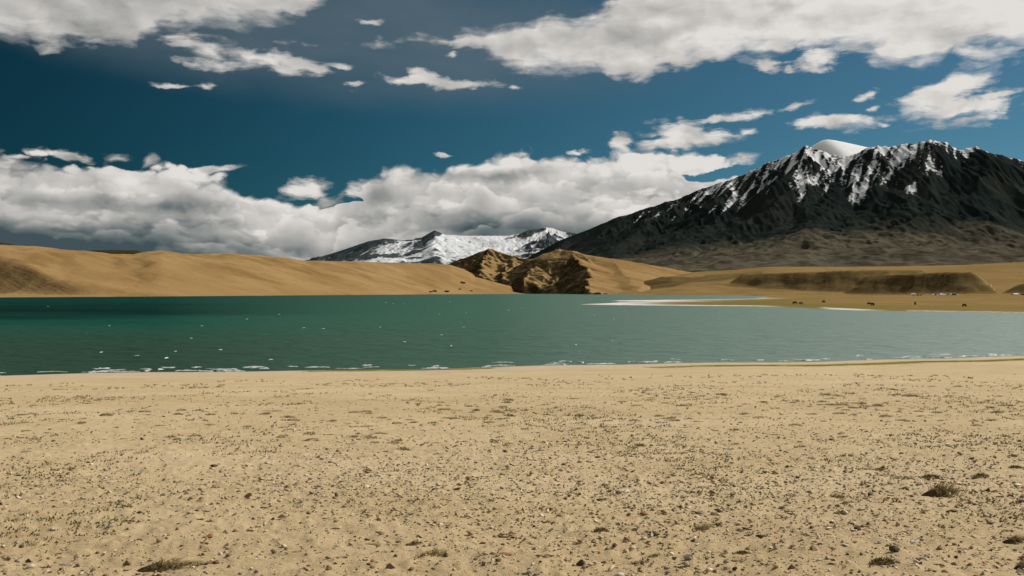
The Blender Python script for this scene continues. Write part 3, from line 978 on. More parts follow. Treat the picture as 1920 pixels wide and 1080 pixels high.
def hull_mesh(name, npts, sx, sy, sz, seed, point=0.0):
    """an angular broken stone, unit size, standing on z = 0"""
    r = random.Random(seed)
    bm = bmesh.new()
    for i in range(npts):
        a, c = r.uniform(0, 2 * math.pi), r.uniform(-0.75, 1)
        q = math.sqrt(max(0, 1 - c * c)) * r.uniform(0.75, 1.0)
        z = c * sz * (1 + point * max(c, 0))
        k = 1 - point * 0.45 * max(c, 0)
        bm.verts.new((q * math.cos(a) * sx * k, q * math.sin(a) * sy * k, z))
    res = bmesh.ops.convex_hull(bm, input=bm.verts)
    junk = [g for g in set(res['geom_interior'] + res['geom_unused']) if isinstance(g, bmesh.types.BMVert)]
    bmesh.ops.delete(bm, geom=junk, context='VERTS')
    bmesh.ops.recalc_face_normals(bm, faces=bm.faces)
    mz = min(v.co.z for v in bm.verts)
    for v in bm.verts:
        v.co.z -= mz + 0.12 * sz
    me = bpy.data.meshes.new(name)
    bm.to_mesh(me)
    bm.free()
    return me


SHAPES = {'slab': [hull_mesh('slab_stone', 12, 0.5, 0.32, 0.09, 500 + i) for i in range(4)],
          'lump': [hull_mesh('lump_stone', 13, 0.5, 0.38, 0.24, 520 + i) for i in range(5)],
          'spike': [hull_mesh('wedge_stone', 10, 0.5, 0.30, 0.28, 540 + i, 0.35) for i in range(4)]}
_mc = {}


def stone_mesh(shape, i, col):
    k = (shape, i, col)
    if k not in _mc:
        me = SHAPES[shape][i].copy()
        me.materials.clear()
        me.materials.append(STONE[col])
        _mc[k] = me
    return _mc[k]


def stone(u, v, wpx, shape, col, label, group=None, rz=None, tilt=None, i=None, name='stone'):
    x, y, z = ground_at(u, v)
    size = wpx / PX * y
    i = random.randrange(len(SHAPES[shape])) if i is None else i
    o = bpy.data.objects.new(name, stone_mesh(shape, i, col))
    COL.objects.link(o)
    o.location = (x, y, z - 0.02 * size)
    t = random.uniform(-0.22, 0.22) if tilt is None else tilt
    o.rotation_euler = (random.uniform(-0.15, 0.15), t, random.uniform(0, 6.28) if rz is None else rz)
    o.scale = (size,) * 3
    o['label'] = label
    o['category'] = 'stone'
    if group:
        o['group'] = group
    return o


# stones one can single out
for a in [
    (1090, 1058, 24, 'spike', 'dark', 'dark upright wedge-shaped stone standing alone on the gravel', 0.3),
    (1161, 1078, 26, 'lump', 'pale', 'whitish blocky stone bigger than the pebbles around it', 0.6),
    (947, 1046, 36, 'slab', 'rust', 'flat orange-brown stone lying left of the dark upright wedge stone', 0.1),
    (1294, 1046, 32, 'lump', 'pale', 'pinkish white stone with a dark shaded underside', 0.5),
    (1361, 1052, 20, 'spike', 'grey', 'pale grey pointed stone standing next to a flat brown stone', 0.0),
    (1378, 1046, 26, 'slab', 'brown', 'flat brown stone touching the pale grey pointed stone', -0.5),
    (1339, 1071, 18, 'spike', 'rust', 'small bright orange pointed stone', 0.2),
    (1310, 961, 36, 'slab', 'grey', 'long flat purplish grey stone slab casting a black shadow', 0.05),
    (1298, 920, 15, 'lump', 'brown', 'rounded brown stone beside a long brown flake', 0.3),
    (1316, 912, 26, 'slab', 'brown', 'long brown flake beside the rounded brown stone', 0.5),
    (1337, 922, 15, 'spike', 'dark', 'small black triangular stone right of the brown flake', 0.0),
    (938, 1004, 38, 'slab', 'dark', 'long low dark stone like a short log', 0.05),
    (1078, 918, 18, 'lump', 'dark', 'small black rounded stone on open sand', 0.4),
    (1134, 934, 34, 'slab', 'dark', 'low black flake next to the whitish patch of crushed stone', 0.0),
    (1167, 919, 44, 'slab', 'pale', 'broad whitish flat stone level with the sand', 0.0),
    (595, 912, 26, 'slab', 'dark', 'isolated flat black stone on pale sand', 0.0),
    (50, 849, 28, 'slab', 'grey', 'flat greenish grey stone alone on smooth sand', 0.0),
    (207, 988, 22, 'slab', 'grey', 'small flat bluish grey stone', 0.2),
    (395, 1016, 22, 'lump', 'rust', 'orange lump of stone with a dark side', 0.5),
    (732, 1070, 26, 'spike', 'dark', 'dark grey angular stone near a row of dry grass', 0.1),
    (387, 963, 18, 'slab', 'dark', 'small dark green grey stone flake', 0.3),
    (467, 936, 22, 'spike', 'brown', 'dark brown three-sided stone with a sharp top', 0.2),
    (120, 1060, 34, 'slab', 'grey', 'low bluish grey slab sunk in the sand', 0.1),
    (425, 1028, 16, 'spike', 'brown', 'small brown peaked stone above an orange flake', 0.7),
    (398, 1057, 26, 'slab', 'rust', 'thin orange flake below the small brown peaked stone', 0.2),
    (427, 1070, 20, 'lump', 'rust', 'dull reddish brown lump of stone', 0.9),
    (1607, 1000, 20, 'lump', 'dark', 'blackish round stone with a small flat rock at its side', 0.4),
    (1622, 998, 18, 'slab', 'rust', 'small flat reddish rock at the side of a blackish round stone', 0.1),
    (1559, 981, 13, 'lump', 'dark', 'small black pebble-like stone with a lit top', 0.1),
    (1526, 1036, 30, 'spike', 'brown', 'tilted brown stone throwing a triangular shadow', 0.4),
    (1559, 1062, 26, 'slab', 'brown', 'thick brown slab lying flat near a dry grass clump', 0.2),
    (1676, 1040, 28, 'lump', 'dark', 'broad dark lump of stone behind a grass clump', 0.3),
    (1850, 921, 22, 'spike', 'dark', 'large black pointed stone right of the biggest grass mound', 0.2),
    (1866, 922, 11, 'lump', 'dark', 'small black stone leaning on the large black pointed one', 0.2),
    (1761, 1031, 16, 'lump', 'dark', 'small dark angular stone on the sloping gravel', 0.9),
    (1715, 1018, 30, 'slab', 'pale', 'pale thin flake of stone tilted towards the sun', 0.6),
    (1671, 962, 26, 'slab', 'pale', 'pale tilted flake below the biggest grass mound', 0.5),
    (1585, 1028, 26, 'slab', 'pale', 'long pale splinter of stone beside the tilted brown stone', -0.5),
    (1660, 946, 18, 'spike', 'rust', 'reddish pointed stone below the biggest grass mound', 0.2),
    (1696, 914, 12, 'lump', 'brown', 'small brown stone left of the biggest grass mound', 0.2),
]:
    stone(a[0], a[1], a[2], a[3], a[4], a[5], None, rz=a[6], tilt=0.05)

HERO = [(o, o['label']) for o in bpy.data.objects if o.get('category') == 'stone']
SHORT = ['dark upright wedge stone', 'whitish blocky stone', 'flat orange-brown stone', 'pinkish white stone', 'pale grey pointed stone', 'flat brown stone', 'bright orange pointed stone',
         'long purplish slab', 'rounded brown stone', 'long brown flake', 'black triangular stone', 'log-like dark stone', 'black rounded stone', 'low black flake',
         'broad whitish flat stone', 'isolated flat black stone', 'greenish grey flat stone', 'bluish grey stone', 'orange lump', 'dark grey angular stone',
         'dark green grey flake', 'three-sided brown stone', 'sunken bluish slab', 'brown peaked stone', 'thin orange flake', 'reddish brown lump', 'blackish round stone',
         'flat reddish rock', 'black pebble-like stone', 'tilted brown stone', 'thick brown slab', 'broad dark lump', 'large black pointed stone', 'small leaning black stone',
         'dark stone on sloping gravel', 'pale thin tilted flake', 'pale flake below the mound', 'long pale splinter', 'reddish pointed stone', 'brown stone left of the mound']
WORD = {'dark': 'blackish', 'brown': 'brown', 'rust': 'orange-brown', 'pale': 'whitish', 'grey': 'grey', 'tan': 'sand-coloured'}
FORM = {'slab': 'flat', 'lump': 'chunky', 'spike': 'wedge-shaped'}


def near_label(u, v, shp, colr, w):
    x, y, z = ground_at(u, v)
    d = [((o.location.x - x) ** 2 + (o.location.y - y) ** 2, k) for k, (o, _) in enumerate(HERO)]
    d.sort()
    far = math.sqrt(d[0][0])
    rel = 'beside' if far < 0.5 else ('within a step of' if far < 1.2 else 'some way from')
    return '%s %s %s stone %s the %s' % ('tiny' if w < 9 else 'small', FORM[shp], WORD[colr], rel, SHORT[d[0][1]])


rs = random.Random(91)
for k in range(240):
    v = 860 + 222 * math.sqrt(rs.random())
    u = rs.uniform(-20, 1940)
    if rs.random() < 0.35:
        u = rs.uniform(1000, 1940)
    colr = rs.choices(['dark', 'brown', 'rust', 'pale', 'grey', 'tan'], [3, 6, 0.8, 2, 1, 8])[0]
    shp = rs.choices(['slab', 'lump', 'spike'], [5, 3, 2])[0]
    w = rs.uniform(9, 20) * (0.55 + 0.45 * (v - 860) / 220)
    stone(u, v, w, shp, colr, near_label(u, v, shp, colr, w), {'dark': 'blackish stones on the beach', 'brown': 'brown stones on the beach', 'rust': 'orange stones on the beach',
                                          'pale': 'whitish flakes on the beach', 'grey': 'grey stones on the beach', 'tan': 'sand-coloured stones on the beach'}[colr])


def raw_mesh(name, co, tri, mat, rgb=None, smooth=False):
    me = bpy.data.meshes.new(name)
    me.vertices.add(len(co))
    me.vertices.foreach_set('co', np.ascontiguousarray(co, np.float32).ravel())
    me.loops.add(tri.size)
    me.loops.foreach_set('vertex_index', np.ascontiguousarray(tri, np.int32).ravel())
    me.polygons.add(len(tri))
    me.polygons.foreach_set('loop_start', np.arange(0, tri.size, 3, dtype=np.int32))
    me.polygons.foreach_set('loop_total', np.full(len(tri), 3, np.int32))
    if smooth:
        me.polygons.foreach_set('use_smooth', np.ones(len(tri), bool))
    me.update()
    if rgb is not None:
        at = me.attributes.new('tone', 'FLOAT_COLOR', 'POINT')
        at.data.foreach_set('color', np.concatenate([rgb, np.ones((len(rgb), 1))], 1).astype(np.float32).ravel())
    me.materials.append(mat)
    return me


def add_obj(name, me, label=None, cat=None, group=None, kind=None, parent=None, loc=None):
    o = bpy.data.objects.new(name, me)
    COL.objects.link(o)
    for k, v in (('label', label), ('category', cat), ('group', group), ('kind', kind)):
        if v:
            o[k] = v
    if parent:
        o.parent = parent
    if loc is not None:
        o.location = loc
    return o


# ------------------------------------------------------------------ gravel: too many to count, one object of real stones
gm = []
for i in range(8):
    me = hull_mesh('pebble', 7, 0.5, 0.36, (0.10, 0.18, 0.2, 0.14)[i % 4], 700 + i, (0, 0.2, 0.3, 0)[i % 4])
    me.calc_loop_triangles()
    co = np.empty(len(me.vertices) * 3, np.float32)
    me.vertices.foreach_get('co', co)
    tr = np.empty(len(me.loop_triangles) * 3, np.int32)
    me.loop_triangles.foreach_get('vertices', tr)
    gm.append((co.reshape(-1, 3), tr.reshape(-1, 3)))
    bpy.data.meshes.remove(me)
g = np.random.default_rng(5)


def scatter(n, r0, r1, half):
    r = np.exp(g.uniform(math.log(r0), math.log(r1), n))
    a = g.uniform(-half, half, n)
    return r * np.sin(a), r * np.cos(a), r


PAL = np.array([(0.11, 0.080, 0.048), (0.22, 0.155, 0.085), (0.36, 0.26, 0.145), (0.49, 0.38, 0.235), (0.63, 0.53, 0.38), (0.30, 0.16, 0.08), (0.22, 0.195, 0.16)])


def build_gravel(n, r0, r1, half, s0, s1, patch):
    x, y, r = scatter(n, r0, r1, half)
    dens = 0.8 * fbm(x * 0.35, y * 0.35, 3, 401) + 0.9 * fbm(x * 0.11, y * 0.2, 3, 402) + 0.35 * np.clip(x / (r * 0.5), -1, 1) + 0.2
    ok = g.uniform(-0.45, 0.5, n) < dens * patch + (1 - patch)
    ok &= r < r1 - g.uniform(0, 0.45, n) * (r1 - r0)
    x, y, r = x[ok], y[ok], r[ok]
    n = len(x)
    z = beach_full(x, y)
    size = s0 * np.exp(g.normal(0, 0.45, n)) * (r / r0) ** s1
    size = np.clip(size, 0.008, 0.16)
    rot = g.uniform(0, 2 * math.pi, n)
    tl = g.normal(0, 0.42, n)
    ci = g.choice(7, n, p=[0.05, 0.12, 0.24, 0.32, 0.20, 0.03, 0.04])
    return x, y, z, size, rot, tl, ci


def pack(parts):
    cos, trs, cols, base = [], [], [], 0
    for x, y, z, size, rot, tl, ci in parts:
        kind = g.integers(0, len(gm), len(x))
        for k, (co, tr) in enumerate(gm):
            s = np.where(kind == k)[0]
            if not len(s):
                continue
            c = co[None] * size[s][:, None, None]
            cx = c[..., 0] * np.cos(tl[s])[:, None] + c[..., 2] * np.sin(tl[s])[:, None]
            cz = -c[..., 0] * np.sin(tl[s])[:, None] + c[..., 2] * np.cos(tl[s])[:, None]
            cr_, sr = np.cos(rot[s])[:, None], np.sin(rot[s])[:, None]
            wx, wy = cx * cr_ - c[..., 1] * sr, cx * sr + c[..., 1] * cr_
            p = np.stack([wx + x[s][:, None], wy + y[s][:, None], cz + z[s][:, None]], -1).reshape(-1, 3)
            f = (tr[None] + (np.arange(len(s)) * len(co))[:, None, None]).reshape(-1, 3) + base
            cc = PAL[ci[s]] * g.uniform(0.75, 1.2, (len(s), 1))
            cols.append(np.repeat(cc, len(co), 0))
            cos.append(p)
            trs.append(f)
            base += len(p)
    return np.concatenate(cos), np.concatenate(trs), np.concatenate(cols)


M_GRAVEL = simple_mat('gravel_stone', (0.8, 0.8, 0.8, 1), (1.1, 1.1, 1.1, 1), 30, attr='tone')
co, tr, cc = pack([build_gravel(44000, 5.5, 26, R(34), 0.031, 0.5, 0.85), build_gravel(30000, 12, 75, R(33), 0.036, 0.55, 1.0)])
add_obj('gravel', raw_mesh('gravel', co, tr, M_GRAVEL, cc), 'fine broken gravel scattered all over the pale beach', None, None, 'stuff')

# ------------------------------------------------------------------ grass tufts
def mat_grass(name, c1, c2):
    m, b, bs = new_mat(name)
    a = b.attr('tone').outputs['Fac']
    tc = b.t.nodes.new('ShaderNodeTexCoord').outputs['Object']
    n = b.noise(tc, 14.0, 3, 0.6, '3D')
    b.put(bs, 'Base Color', b.mix(b.m('MULTIPLY', b.step(n, 0.3, 0.7), 1.0), c1, c2))
    bs.inputs['Roughness'].default_value = 0.9
    bs.inputs['Specular IOR Level'].default_value = 0.1
    return m


M_DRY = mat_grass('dry_grass', (0.22, 0.165, 0.065, 1), (0.42, 0.33, 0.16, 1))
M_OLIVE = mat_grass('olive_grass', (0.13, 0.115, 0.040, 1), (0.28, 0.235, 0.095, 1))
M_GREEN = mat_grass('green_grass', (0.30, 0.28, 0.06, 1), (0.42, 0.38, 0.10, 1))
M_SOIL = simple_mat('tuft_soil', (0.12, 0.088, 0.048, 1), (0.30, 0.225, 0.13, 1), 9, 1.0, 0.03)


M_SOIL2 = simple_mat('shaded_tuft_soil', (0.050, 0.036, 0.018, 1), (0.12, 0.088, 0.045, 1), 9, 1.0, 0.03)  # darker soil copy: the shade on the big mounds is put into its colour


def blades_mesh(name, n, seed, spread_y, length, lean, mat, hgt=0.3):
    """a tuft one unit wide: narrow bent blades rooted over a low mound"""
    r = np.random.default_rng(seed)
    a, q = r.uniform(0, 2 * math.pi, n), np.sqrt(r.uniform(0, 1, n))
    x, y = 0.44 * q * np.cos(a), spread_y * q * np.sin(a)
    if hgt > 0.35:
        x = x + 0.14
    z0 = hgt * np.maximum(0, 1 - q ** 2) * 0.75
    L = length * r.uniform(0.5, 1.2, n)
    da = a + r.normal(0, 0.9, n)
    out = r.uniform(0.25, 1.0, n)
    w = 0.012 + 0.012 * r.uniform(0, 1, n)
    dxx, dyy = np.cos(da) * out + lean, np.sin(da) * out * 0.8
    nx, ny = -np.sin(da + r.normal(0, 0.6, n)), np.cos(da)
    v = np.stack([
        np.stack([x - nx * w, y - ny * w, z0 - 0.02], -1), np.stack([x + nx * w, y + ny * w, z0 - 0.02], -1),
        np.stack([x + dxx * L * 0.45 + nx * w * 0.7, y + dyy * L * 0.45 + ny * w * 0.7, z0 + L * 0.55], -1),
        np.stack([x + dxx * L * 0.45 - nx * w * 0.7, y + dyy * L * 0.45 - ny * w * 0.7, z0 + L * 0.55], -1),
        np.stack([x + dxx * L * 1.05, y + dyy * L * 1.05, z0 + L * r.uniform(0.5, 0.95, n)], -1)], 1)
    b5 = (np.arange(n) * 5)[:, None]
    f = np.concatenate([b5 + [[0, 1, 2]], b5 + [[0, 2, 3]], b5 + [[3, 2, 4]]], 0)
    return raw_mesh(name, v.reshape(-1, 3), f, mat)


def mound_mesh(name, seed, spread_y, hgt):
    nu, nv = 20, 7
    th_, ph = np.meshgrid(np.linspace(0, 2 * math.pi, nu, endpoint=False), np.linspace(0, 1, nv))
    rad = 0.5 * (1 - ph) ** 0.75
    k = 1 + 0.28 * fbm(np.cos(th_) * 1.7 + seed, np.sin(th_) * 1.7 + ph * 2, 3, seed)
    x, y = rad * k * np.cos(th_), rad * k * np.sin(th_) * spread_y * 2
    z = hgt * np.sin(ph * math.pi / 2) * (0.8 + 0.45 * fbm(np.cos(th_) * 3 * (1 - ph) + 9, np.sin(th_) * 3 * (1 - ph), 3, seed + 5)) - 0.04
    co = np.stack([x, y, z], -1).reshape(-1, 3)
    f = []
    for j in range(nv - 1):
        for i in range(nu):
            a, b_ = j * nu + i, j * nu + (i + 1) % nu
            f += [(a, b_, b_ + nu), (a, b_ + nu, a + nu)]
    return raw_mesh(name, co, np.array(f), M_SOIL if hgt < 0.35 else M_SOIL2, smooth=True)


BIG = []
for i, (n, sy_, L, ln, mt, hg) in enumerate([(150, 0.26, 0.24, 0.75, M_DRY, 0.40), (110, 0.24, 0.16, 0.35, M_OLIVE, 0.20), (120, 0.22, 0.18, 0.6, M_DRY, 0.14), (130, 0.26, 0.17, 0.3, M_OLIVE, 0.18)]):
    BIG.append((blades_mesh('grass_blades', n, 800 + i, sy_, L, ln, mt, hg), mound_mesh('soil_mound', 820 + i, sy_, hg)))


def tuft(u, v, wpx, i, label, rz=0.0, hs=1.0):
    x, y, z = ground_at(u, v)
    s = wpx / PX * y
    e = bpy.data.objects.new('grass_tuft', None)
    e.empty_display_size = 0.1
    COL.objects.link(e)
    e.location = (x, y, z - 0.01)
    e.scale = (s, s, s * hs)
    e.rotation_euler = (0, 0, rz)
    e['label'] = label
    e['category'] = 'grass'
    bl, mo = BIG[i]
    add_obj('soil_mound', mo, parent=e)
    add_obj('blades', bl, parent=e)
    return e


for a in [
    (1756, 930, 80, 0, 'biggest grass mound on the beach, shaded soil flank and straw-coloured blades', 0.35, 0.75),
    (1745, 894, 46, 3, 'dark olive grass clump just behind the biggest grass mound', 0.1, 0.8),
    (1690, 896, 52, 2, 'loose straw-coloured grass clump left of the dark olive one', 0.2, 0.6),
    (1650, 880, 44, 1, 'thin low row of grass behind the loose straw-coloured clump', 0.0, 0.45),
    (1838, 896, 46, 1, 'grass clump with a black shaded side above the large black pointed stone', 0.5, 0.8),
    (1903, 878, 30, 3, 'small dark grass clump behind the clump with a black shaded side', 0.1, 0.9),
    (292, 1072, 84, 0, 'wide dry grass mound with a black flank among small stones', 0.5, 0.5),
    (345, 1062, 70, 2, 'flat spread of straw grass joined to the wide dry grass mound', 0.2, 0.4),
    (806, 1046, 70, 2, 'long loose patch of olive grass behind a dark grey angular stone', 0.6, 0.6),
    (777, 1026, 34, 1, 'small dark upright tuft left of the long loose olive patch', 0.3, 1.1),
    (690, 1028, 44, 2, 'low straw-coloured tuft between small stones', 0.1, 0.5),
    (1125, 998, 34, 3, 'dark green grass tuft with a black shaded side, alone on gravel', 0.5, 1.1),
    (1318, 990, 66, 2, 'stretched diagonal streak of dark grass beside pale sand', 0.75, 0.5),
    (1345, 985, 32, 1, 'short dark tuft at the upper end of the diagonal grass streak', 0.3, 0.9),
    (1390, 1034, 36, 3, 'bushy olive tuft above the pale grey pointed stone', 0.2, 0.9),
    (1195, 1052, 44, 2, 'sparse dark grass row on gravel near the whitish blocky stone', 0.4, 0.6),
    (1230, 1040, 40, 1, 'second sparse grass row beside the first, nearer the pinkish white stone', 0.35, 0.5),
    (1655, 1062, 60, 3, 'dry grass clump in front of the broad dark lump of stone', 0.1, 0.8),
    (1582, 964, 44, 1, 'grey-green low grass clump on gravel beside small dark stones', 0.2, 0.6),
    (1567, 930, 34, 2, 'ragged brown grass clump at the end of a low grass row', 0.2, 0.8),
    (1480, 926, 56, 2, 'long low row of brown grass leading to the ragged clump', 0.1, 0.4),
    (1900, 1020, 52, 0, 'dark dense grass tuft over a shaded hollow in the gravel', 0.2, 0.6),
    (1913, 1064, 40, 0, 'black-looking grass mound in front of the dense tuft over a hollow', 0.5, 0.9),
    (1196, 834, 26, 3, 'small dark mounded tuft alone on smooth sand', 0.1, 0.8),
    (1012, 845, 20, 1, 'tiny black tuft left of the small dark mounded one', 0.1, 0.8),
    (100, 939, 20, 1, 'small brown tuft alone on bare sand', 0.1, 0.7),
    (140, 1014, 40, 2, 'faint spread of brown grass on the sand', 0.1, 0.5),
    (1900, 700 + 160, 30, 1, 'low ragged tuft between smooth sand and darker gravel', 0.1, 0.6),
]:
    tuft(a[0], a[1], a[2], a[3], a[4], a[5], a[6])

# low clumps farther down the beach, each a clump of its own
LOW = [raw for raw in (blades_mesh('low_clump', 70, 860 + i, 0.3, 0.22, 0.3, (M_OLIVE, M_DRY, M_OLIVE, M_OLIVE)[i], 0.16) for i in range(4))]
rs = random.Random(17)


def lowlab(px_, kk, v):
    a = 'tiny' if px_ < 14 else ('short' if px_ < 22 else 'long')
    b_ = 'straw-brown' if kk == 1 else ('dark olive', '', 'ragged olive', 'thin olive')[kk]
    c = 'where smooth sand begins below the waterline' if v < 770 else ('in the belt of clumps midway down the beach' if v < 805 else 'where the smooth sand meets the gravel')
    return '%s low %s grass clump %s' % (a, b_, c)


bands = [(0, 700, 795, 830, 34), (0, 420, 770, 800, 22), (380, 960, 758, 800, 60), (640, 1000, 800, 850, 26), (900, 1700, 740, 790, 76), (1500, 1930, 725, 790, 46), (1100, 1930, 790, 850, 36)]
for u0, u1, v0, v1, n in bands:
    for k in range(n):
        u, v = rs.uniform(u0, u1), rs.uniform(v0, v1)
        x, y, z = ground_at(u, v)
        s_px, kk = rs.uniform(9, 30), rs.randrange(4)
        s = s_px / PX * y
        o = add_obj('grass_clump', LOW[kk], lowlab(s_px, kk, v), 'grass', 'low grass clumps on the beach', loc=(x, y, z - 0.005))
        o.scale = (s, s * rs.uniform(0.5, 1.0), s * rs.uniform(0.35, 0.75))
        o.rotation_euler = (0, 0, rs.uniform(-0.5, 0.5))


def blade_field(name, pts, h, w, mat, per, seed, label):
    r = np.random.default_rng(seed)
    P_ = np.repeat(pts, per, 0) + np.concatenate([r.normal(0, w * 2.0, (len(pts) * per, 2)), np.zeros((len(pts) * per, 1))], 1)
    n = len(P_)
    H_ = np.repeat(h, per) * r.uniform(0.5, 1.2, n)
    a = r.uniform(0, 2 * math.pi, n)
    ww = np.repeat(w, 1) if np.ndim(w) else w
    off = np.stack([np.cos(a), np.sin(a), np.zeros(n)], -1) * (0.16 * H_[:, None] + 0.01)
    tip = np.stack([r.normal(0.25, 0.5, n), r.normal(0, 0.4, n), np.ones(n)], -1) * H_[:, None]
    v = np.stack([P_ - off, P_ + off, P_ + tip], 1).reshape(-1, 3)
    f = np.arange(3 * n).reshape(-1, 3)
    return add_obj(name, raw_mesh(name, v, f, mat), label, None, None, 'stuff')


# sparse grass sprinkled between the clumps
x, y, r_ = scatter(9000, 10, 80, R(31))
dn = fbm(x * 0.22, y * 0.09, 3, 431)
ok = (dn > 0.10) & (r_ < 85)
x, y, r_ = x[ok], y[ok], r_[ok]
blade_field('sparse_grass', np.stack([x, y, beach_full(x, y)], -1), 0.014 + 0.0010 * r_, 0.03, M_OLIVE, 6, 3, 'sparse short dry grass sprinkled over the sand')
# green line of shore plants
xs = np.concatenate([g.uniform(14, 75, 2600), g.uniform(-20, -2, 900)])
ts = np.where(xs > 0, g.normal(0.940, 0.0035, len(xs)), g.normal(0.980, 0.003, len(xs)))
ys = (ts - 0.01 * fbm(xs * 0.06, xs * 0 + 6.5, 3, 15)) * shore(xs)
gp = fbm(xs * 0.12, ys * 0.05, 3, 441) > -0.25
xs, ys = xs[gp], ys[gp]
blade_field('shore_grass', np.stack([xs, ys, beach_full(xs, ys)], -1), 0.05 + 0 * xs, 0.22, M_GREEN, 8, 4, 'thin yellow-green line of plants along the waterline')

# ================================================================== foam on the lake
def mat_foam():
    m, b, bs = new_mat('foam')
    n = b.noise(obj_pos(b), 3.0, 4, 0.6, '3D')
    b.put(bs, 'Base Color', b.mix(b.step(n, 0.35, 0.65), (0.36, 0.42, 0.39, 1), (0.66, 0.68, 0.65, 1)))
    bs.inputs['Roughness'].default_value = 0.8
    return m


M_FOAM = mat_foam()


def foam(name, items, label):
    """items: (x, y, length, height); each a ragged low crest of spilling water"""
    co, f, base = [], [], 0
    for x, y, L, h in items:
        n = max(6, int(L / 0.22))
        tt = np.linspace(0, 1, n)
        env = np.sin(math.pi * tt) ** 0.5 * np.clip(0.35 + 0.9 * g.uniform(-0.2, 1, n), 0.05, 1.2)
        px_ = x + (tt - 0.5) * L
        py_ = y + 0.25 * np.sin(tt * 5 + x) + 0.12 * g.normal(0, 1, n)
        for k in range(n):
            e = env[k]
            co += [(px_[k], py_[k] - 0.35 * e - 0.03, -0.05), (px_[k], py_[k] - 0.16 * e, 0.05 + 0.75 * h * e), (px_[k], py_[k] + 0.05, 0.05 + h * e), (px_[k], py_[k] + 0.4, -0.05)]
        for k in range(n - 1):
            a = base + 4 * k
            for q in range(3):
                f += [(a + q, a + 4 + q, a + 5 + q), (a + q, a + 5 + q, a + 1 + q)]
        base += 4 * n
    return add_obj(name, raw_mesh(name, np.array(co), np.array(f), M_FOAM), label, None, None, 'stuff')


items = []
rs = random.Random(29)
for k in range(125):
    x = rs.uniform(-62, 85)
    b_ = rs.choice([0.6, 1.2, 3.0, 5.5]) + rs.uniform(-0.4, 0.4)
    dens = 1.0 if x < 0 else 0.55
    if rs.random() > dens:
        continue
    items.append((x, float(shore(np.array([x]))[0]) + b_, rs.uniform(0.5, 3.6), rs.uniform(0.02, 0.13)))
foam('shore_foam', items, 'broken white foam of small waves along the beach')
items = []
for k in range(55):
    u, v = rs.uniform(-60, 1500), 566 + 110 * rs.random() ** 1.2
    d = EYE * PX / (v - HOR)
    if d > 700 or (u > 1000 and rs.random() < 0.6):
        continue
    items.append(((u - 960) / PX * d, d, rs.uniform(0.2, 0.7) * (0.5 + d / 400), rs.uniform(0.02, 0.06) * (0.6 + d / 300)))
foam('whitecap_foam', items, 'tiny white crests scattered over the open lake')

# ================================================================== far shore: boulders, animals, camp, track
def boulder(u, v, depth, wpx, label, flat=0.45):
    x, y = (u - 960) / PX * depth, depth
    s = wpx / PX * depth
    me = hull_mesh('boulder', 30, 0.5, 0.4, 0.32, int(u * 7 + v))
    me.materials.append(STONE['dark'])
    o = add_obj('boulder', me, label, 'boulder', loc=(x, y, max(rise(v, depth), -0.1)))
    o.scale = (s, s, s * flat)
    o.rotation_euler = (0, 0, u)
    return o


boulder(1120, 552.0, 2000, 26, 'low dark rock at the water edge below the rocky hills', 0.35)
boulder(1135, 551.5, 2010, 14, 'smaller dark rock right of the low dark rock at the water edge', 0.35)
for u, v, w, lb in [(808, 547.5, 9, 'small dark rock on the sand hill shore'), (815, 547, 14, 'long dark rock patch at the foot of the sand hill'), (838, 546.8, 12, 'dark rock right of the long dark patch on the sand hill shore'),
                    (868, 531.0, 14, 'dark bush-like rock higher on the sand slope, left of the rocky hills'), (884, 546.5, 10, 'flat dark rock on the sand below the rocky hills'), (862, 543, 9, 'small dark rock halfway up the sand shore')]:
    dep = 1700.0
    while dep < 3400:                      # walk out until the sight line meets the sand hill
        zz = SANDHILL[2][np.clip(np.searchsorted(SANDHILL[1], dep), 0, len(SANDHILL[1]) - 1), np.clip(np.searchsorted(SANDHILL[0], (u - 960) / PX * dep), 0, len(SANDHILL[0]) - 1)]
        if zz > 0 and zz >= rise(v, dep):
            break
        dep += 4.0
    boulder(u, v, dep, w, lb, 0.5)


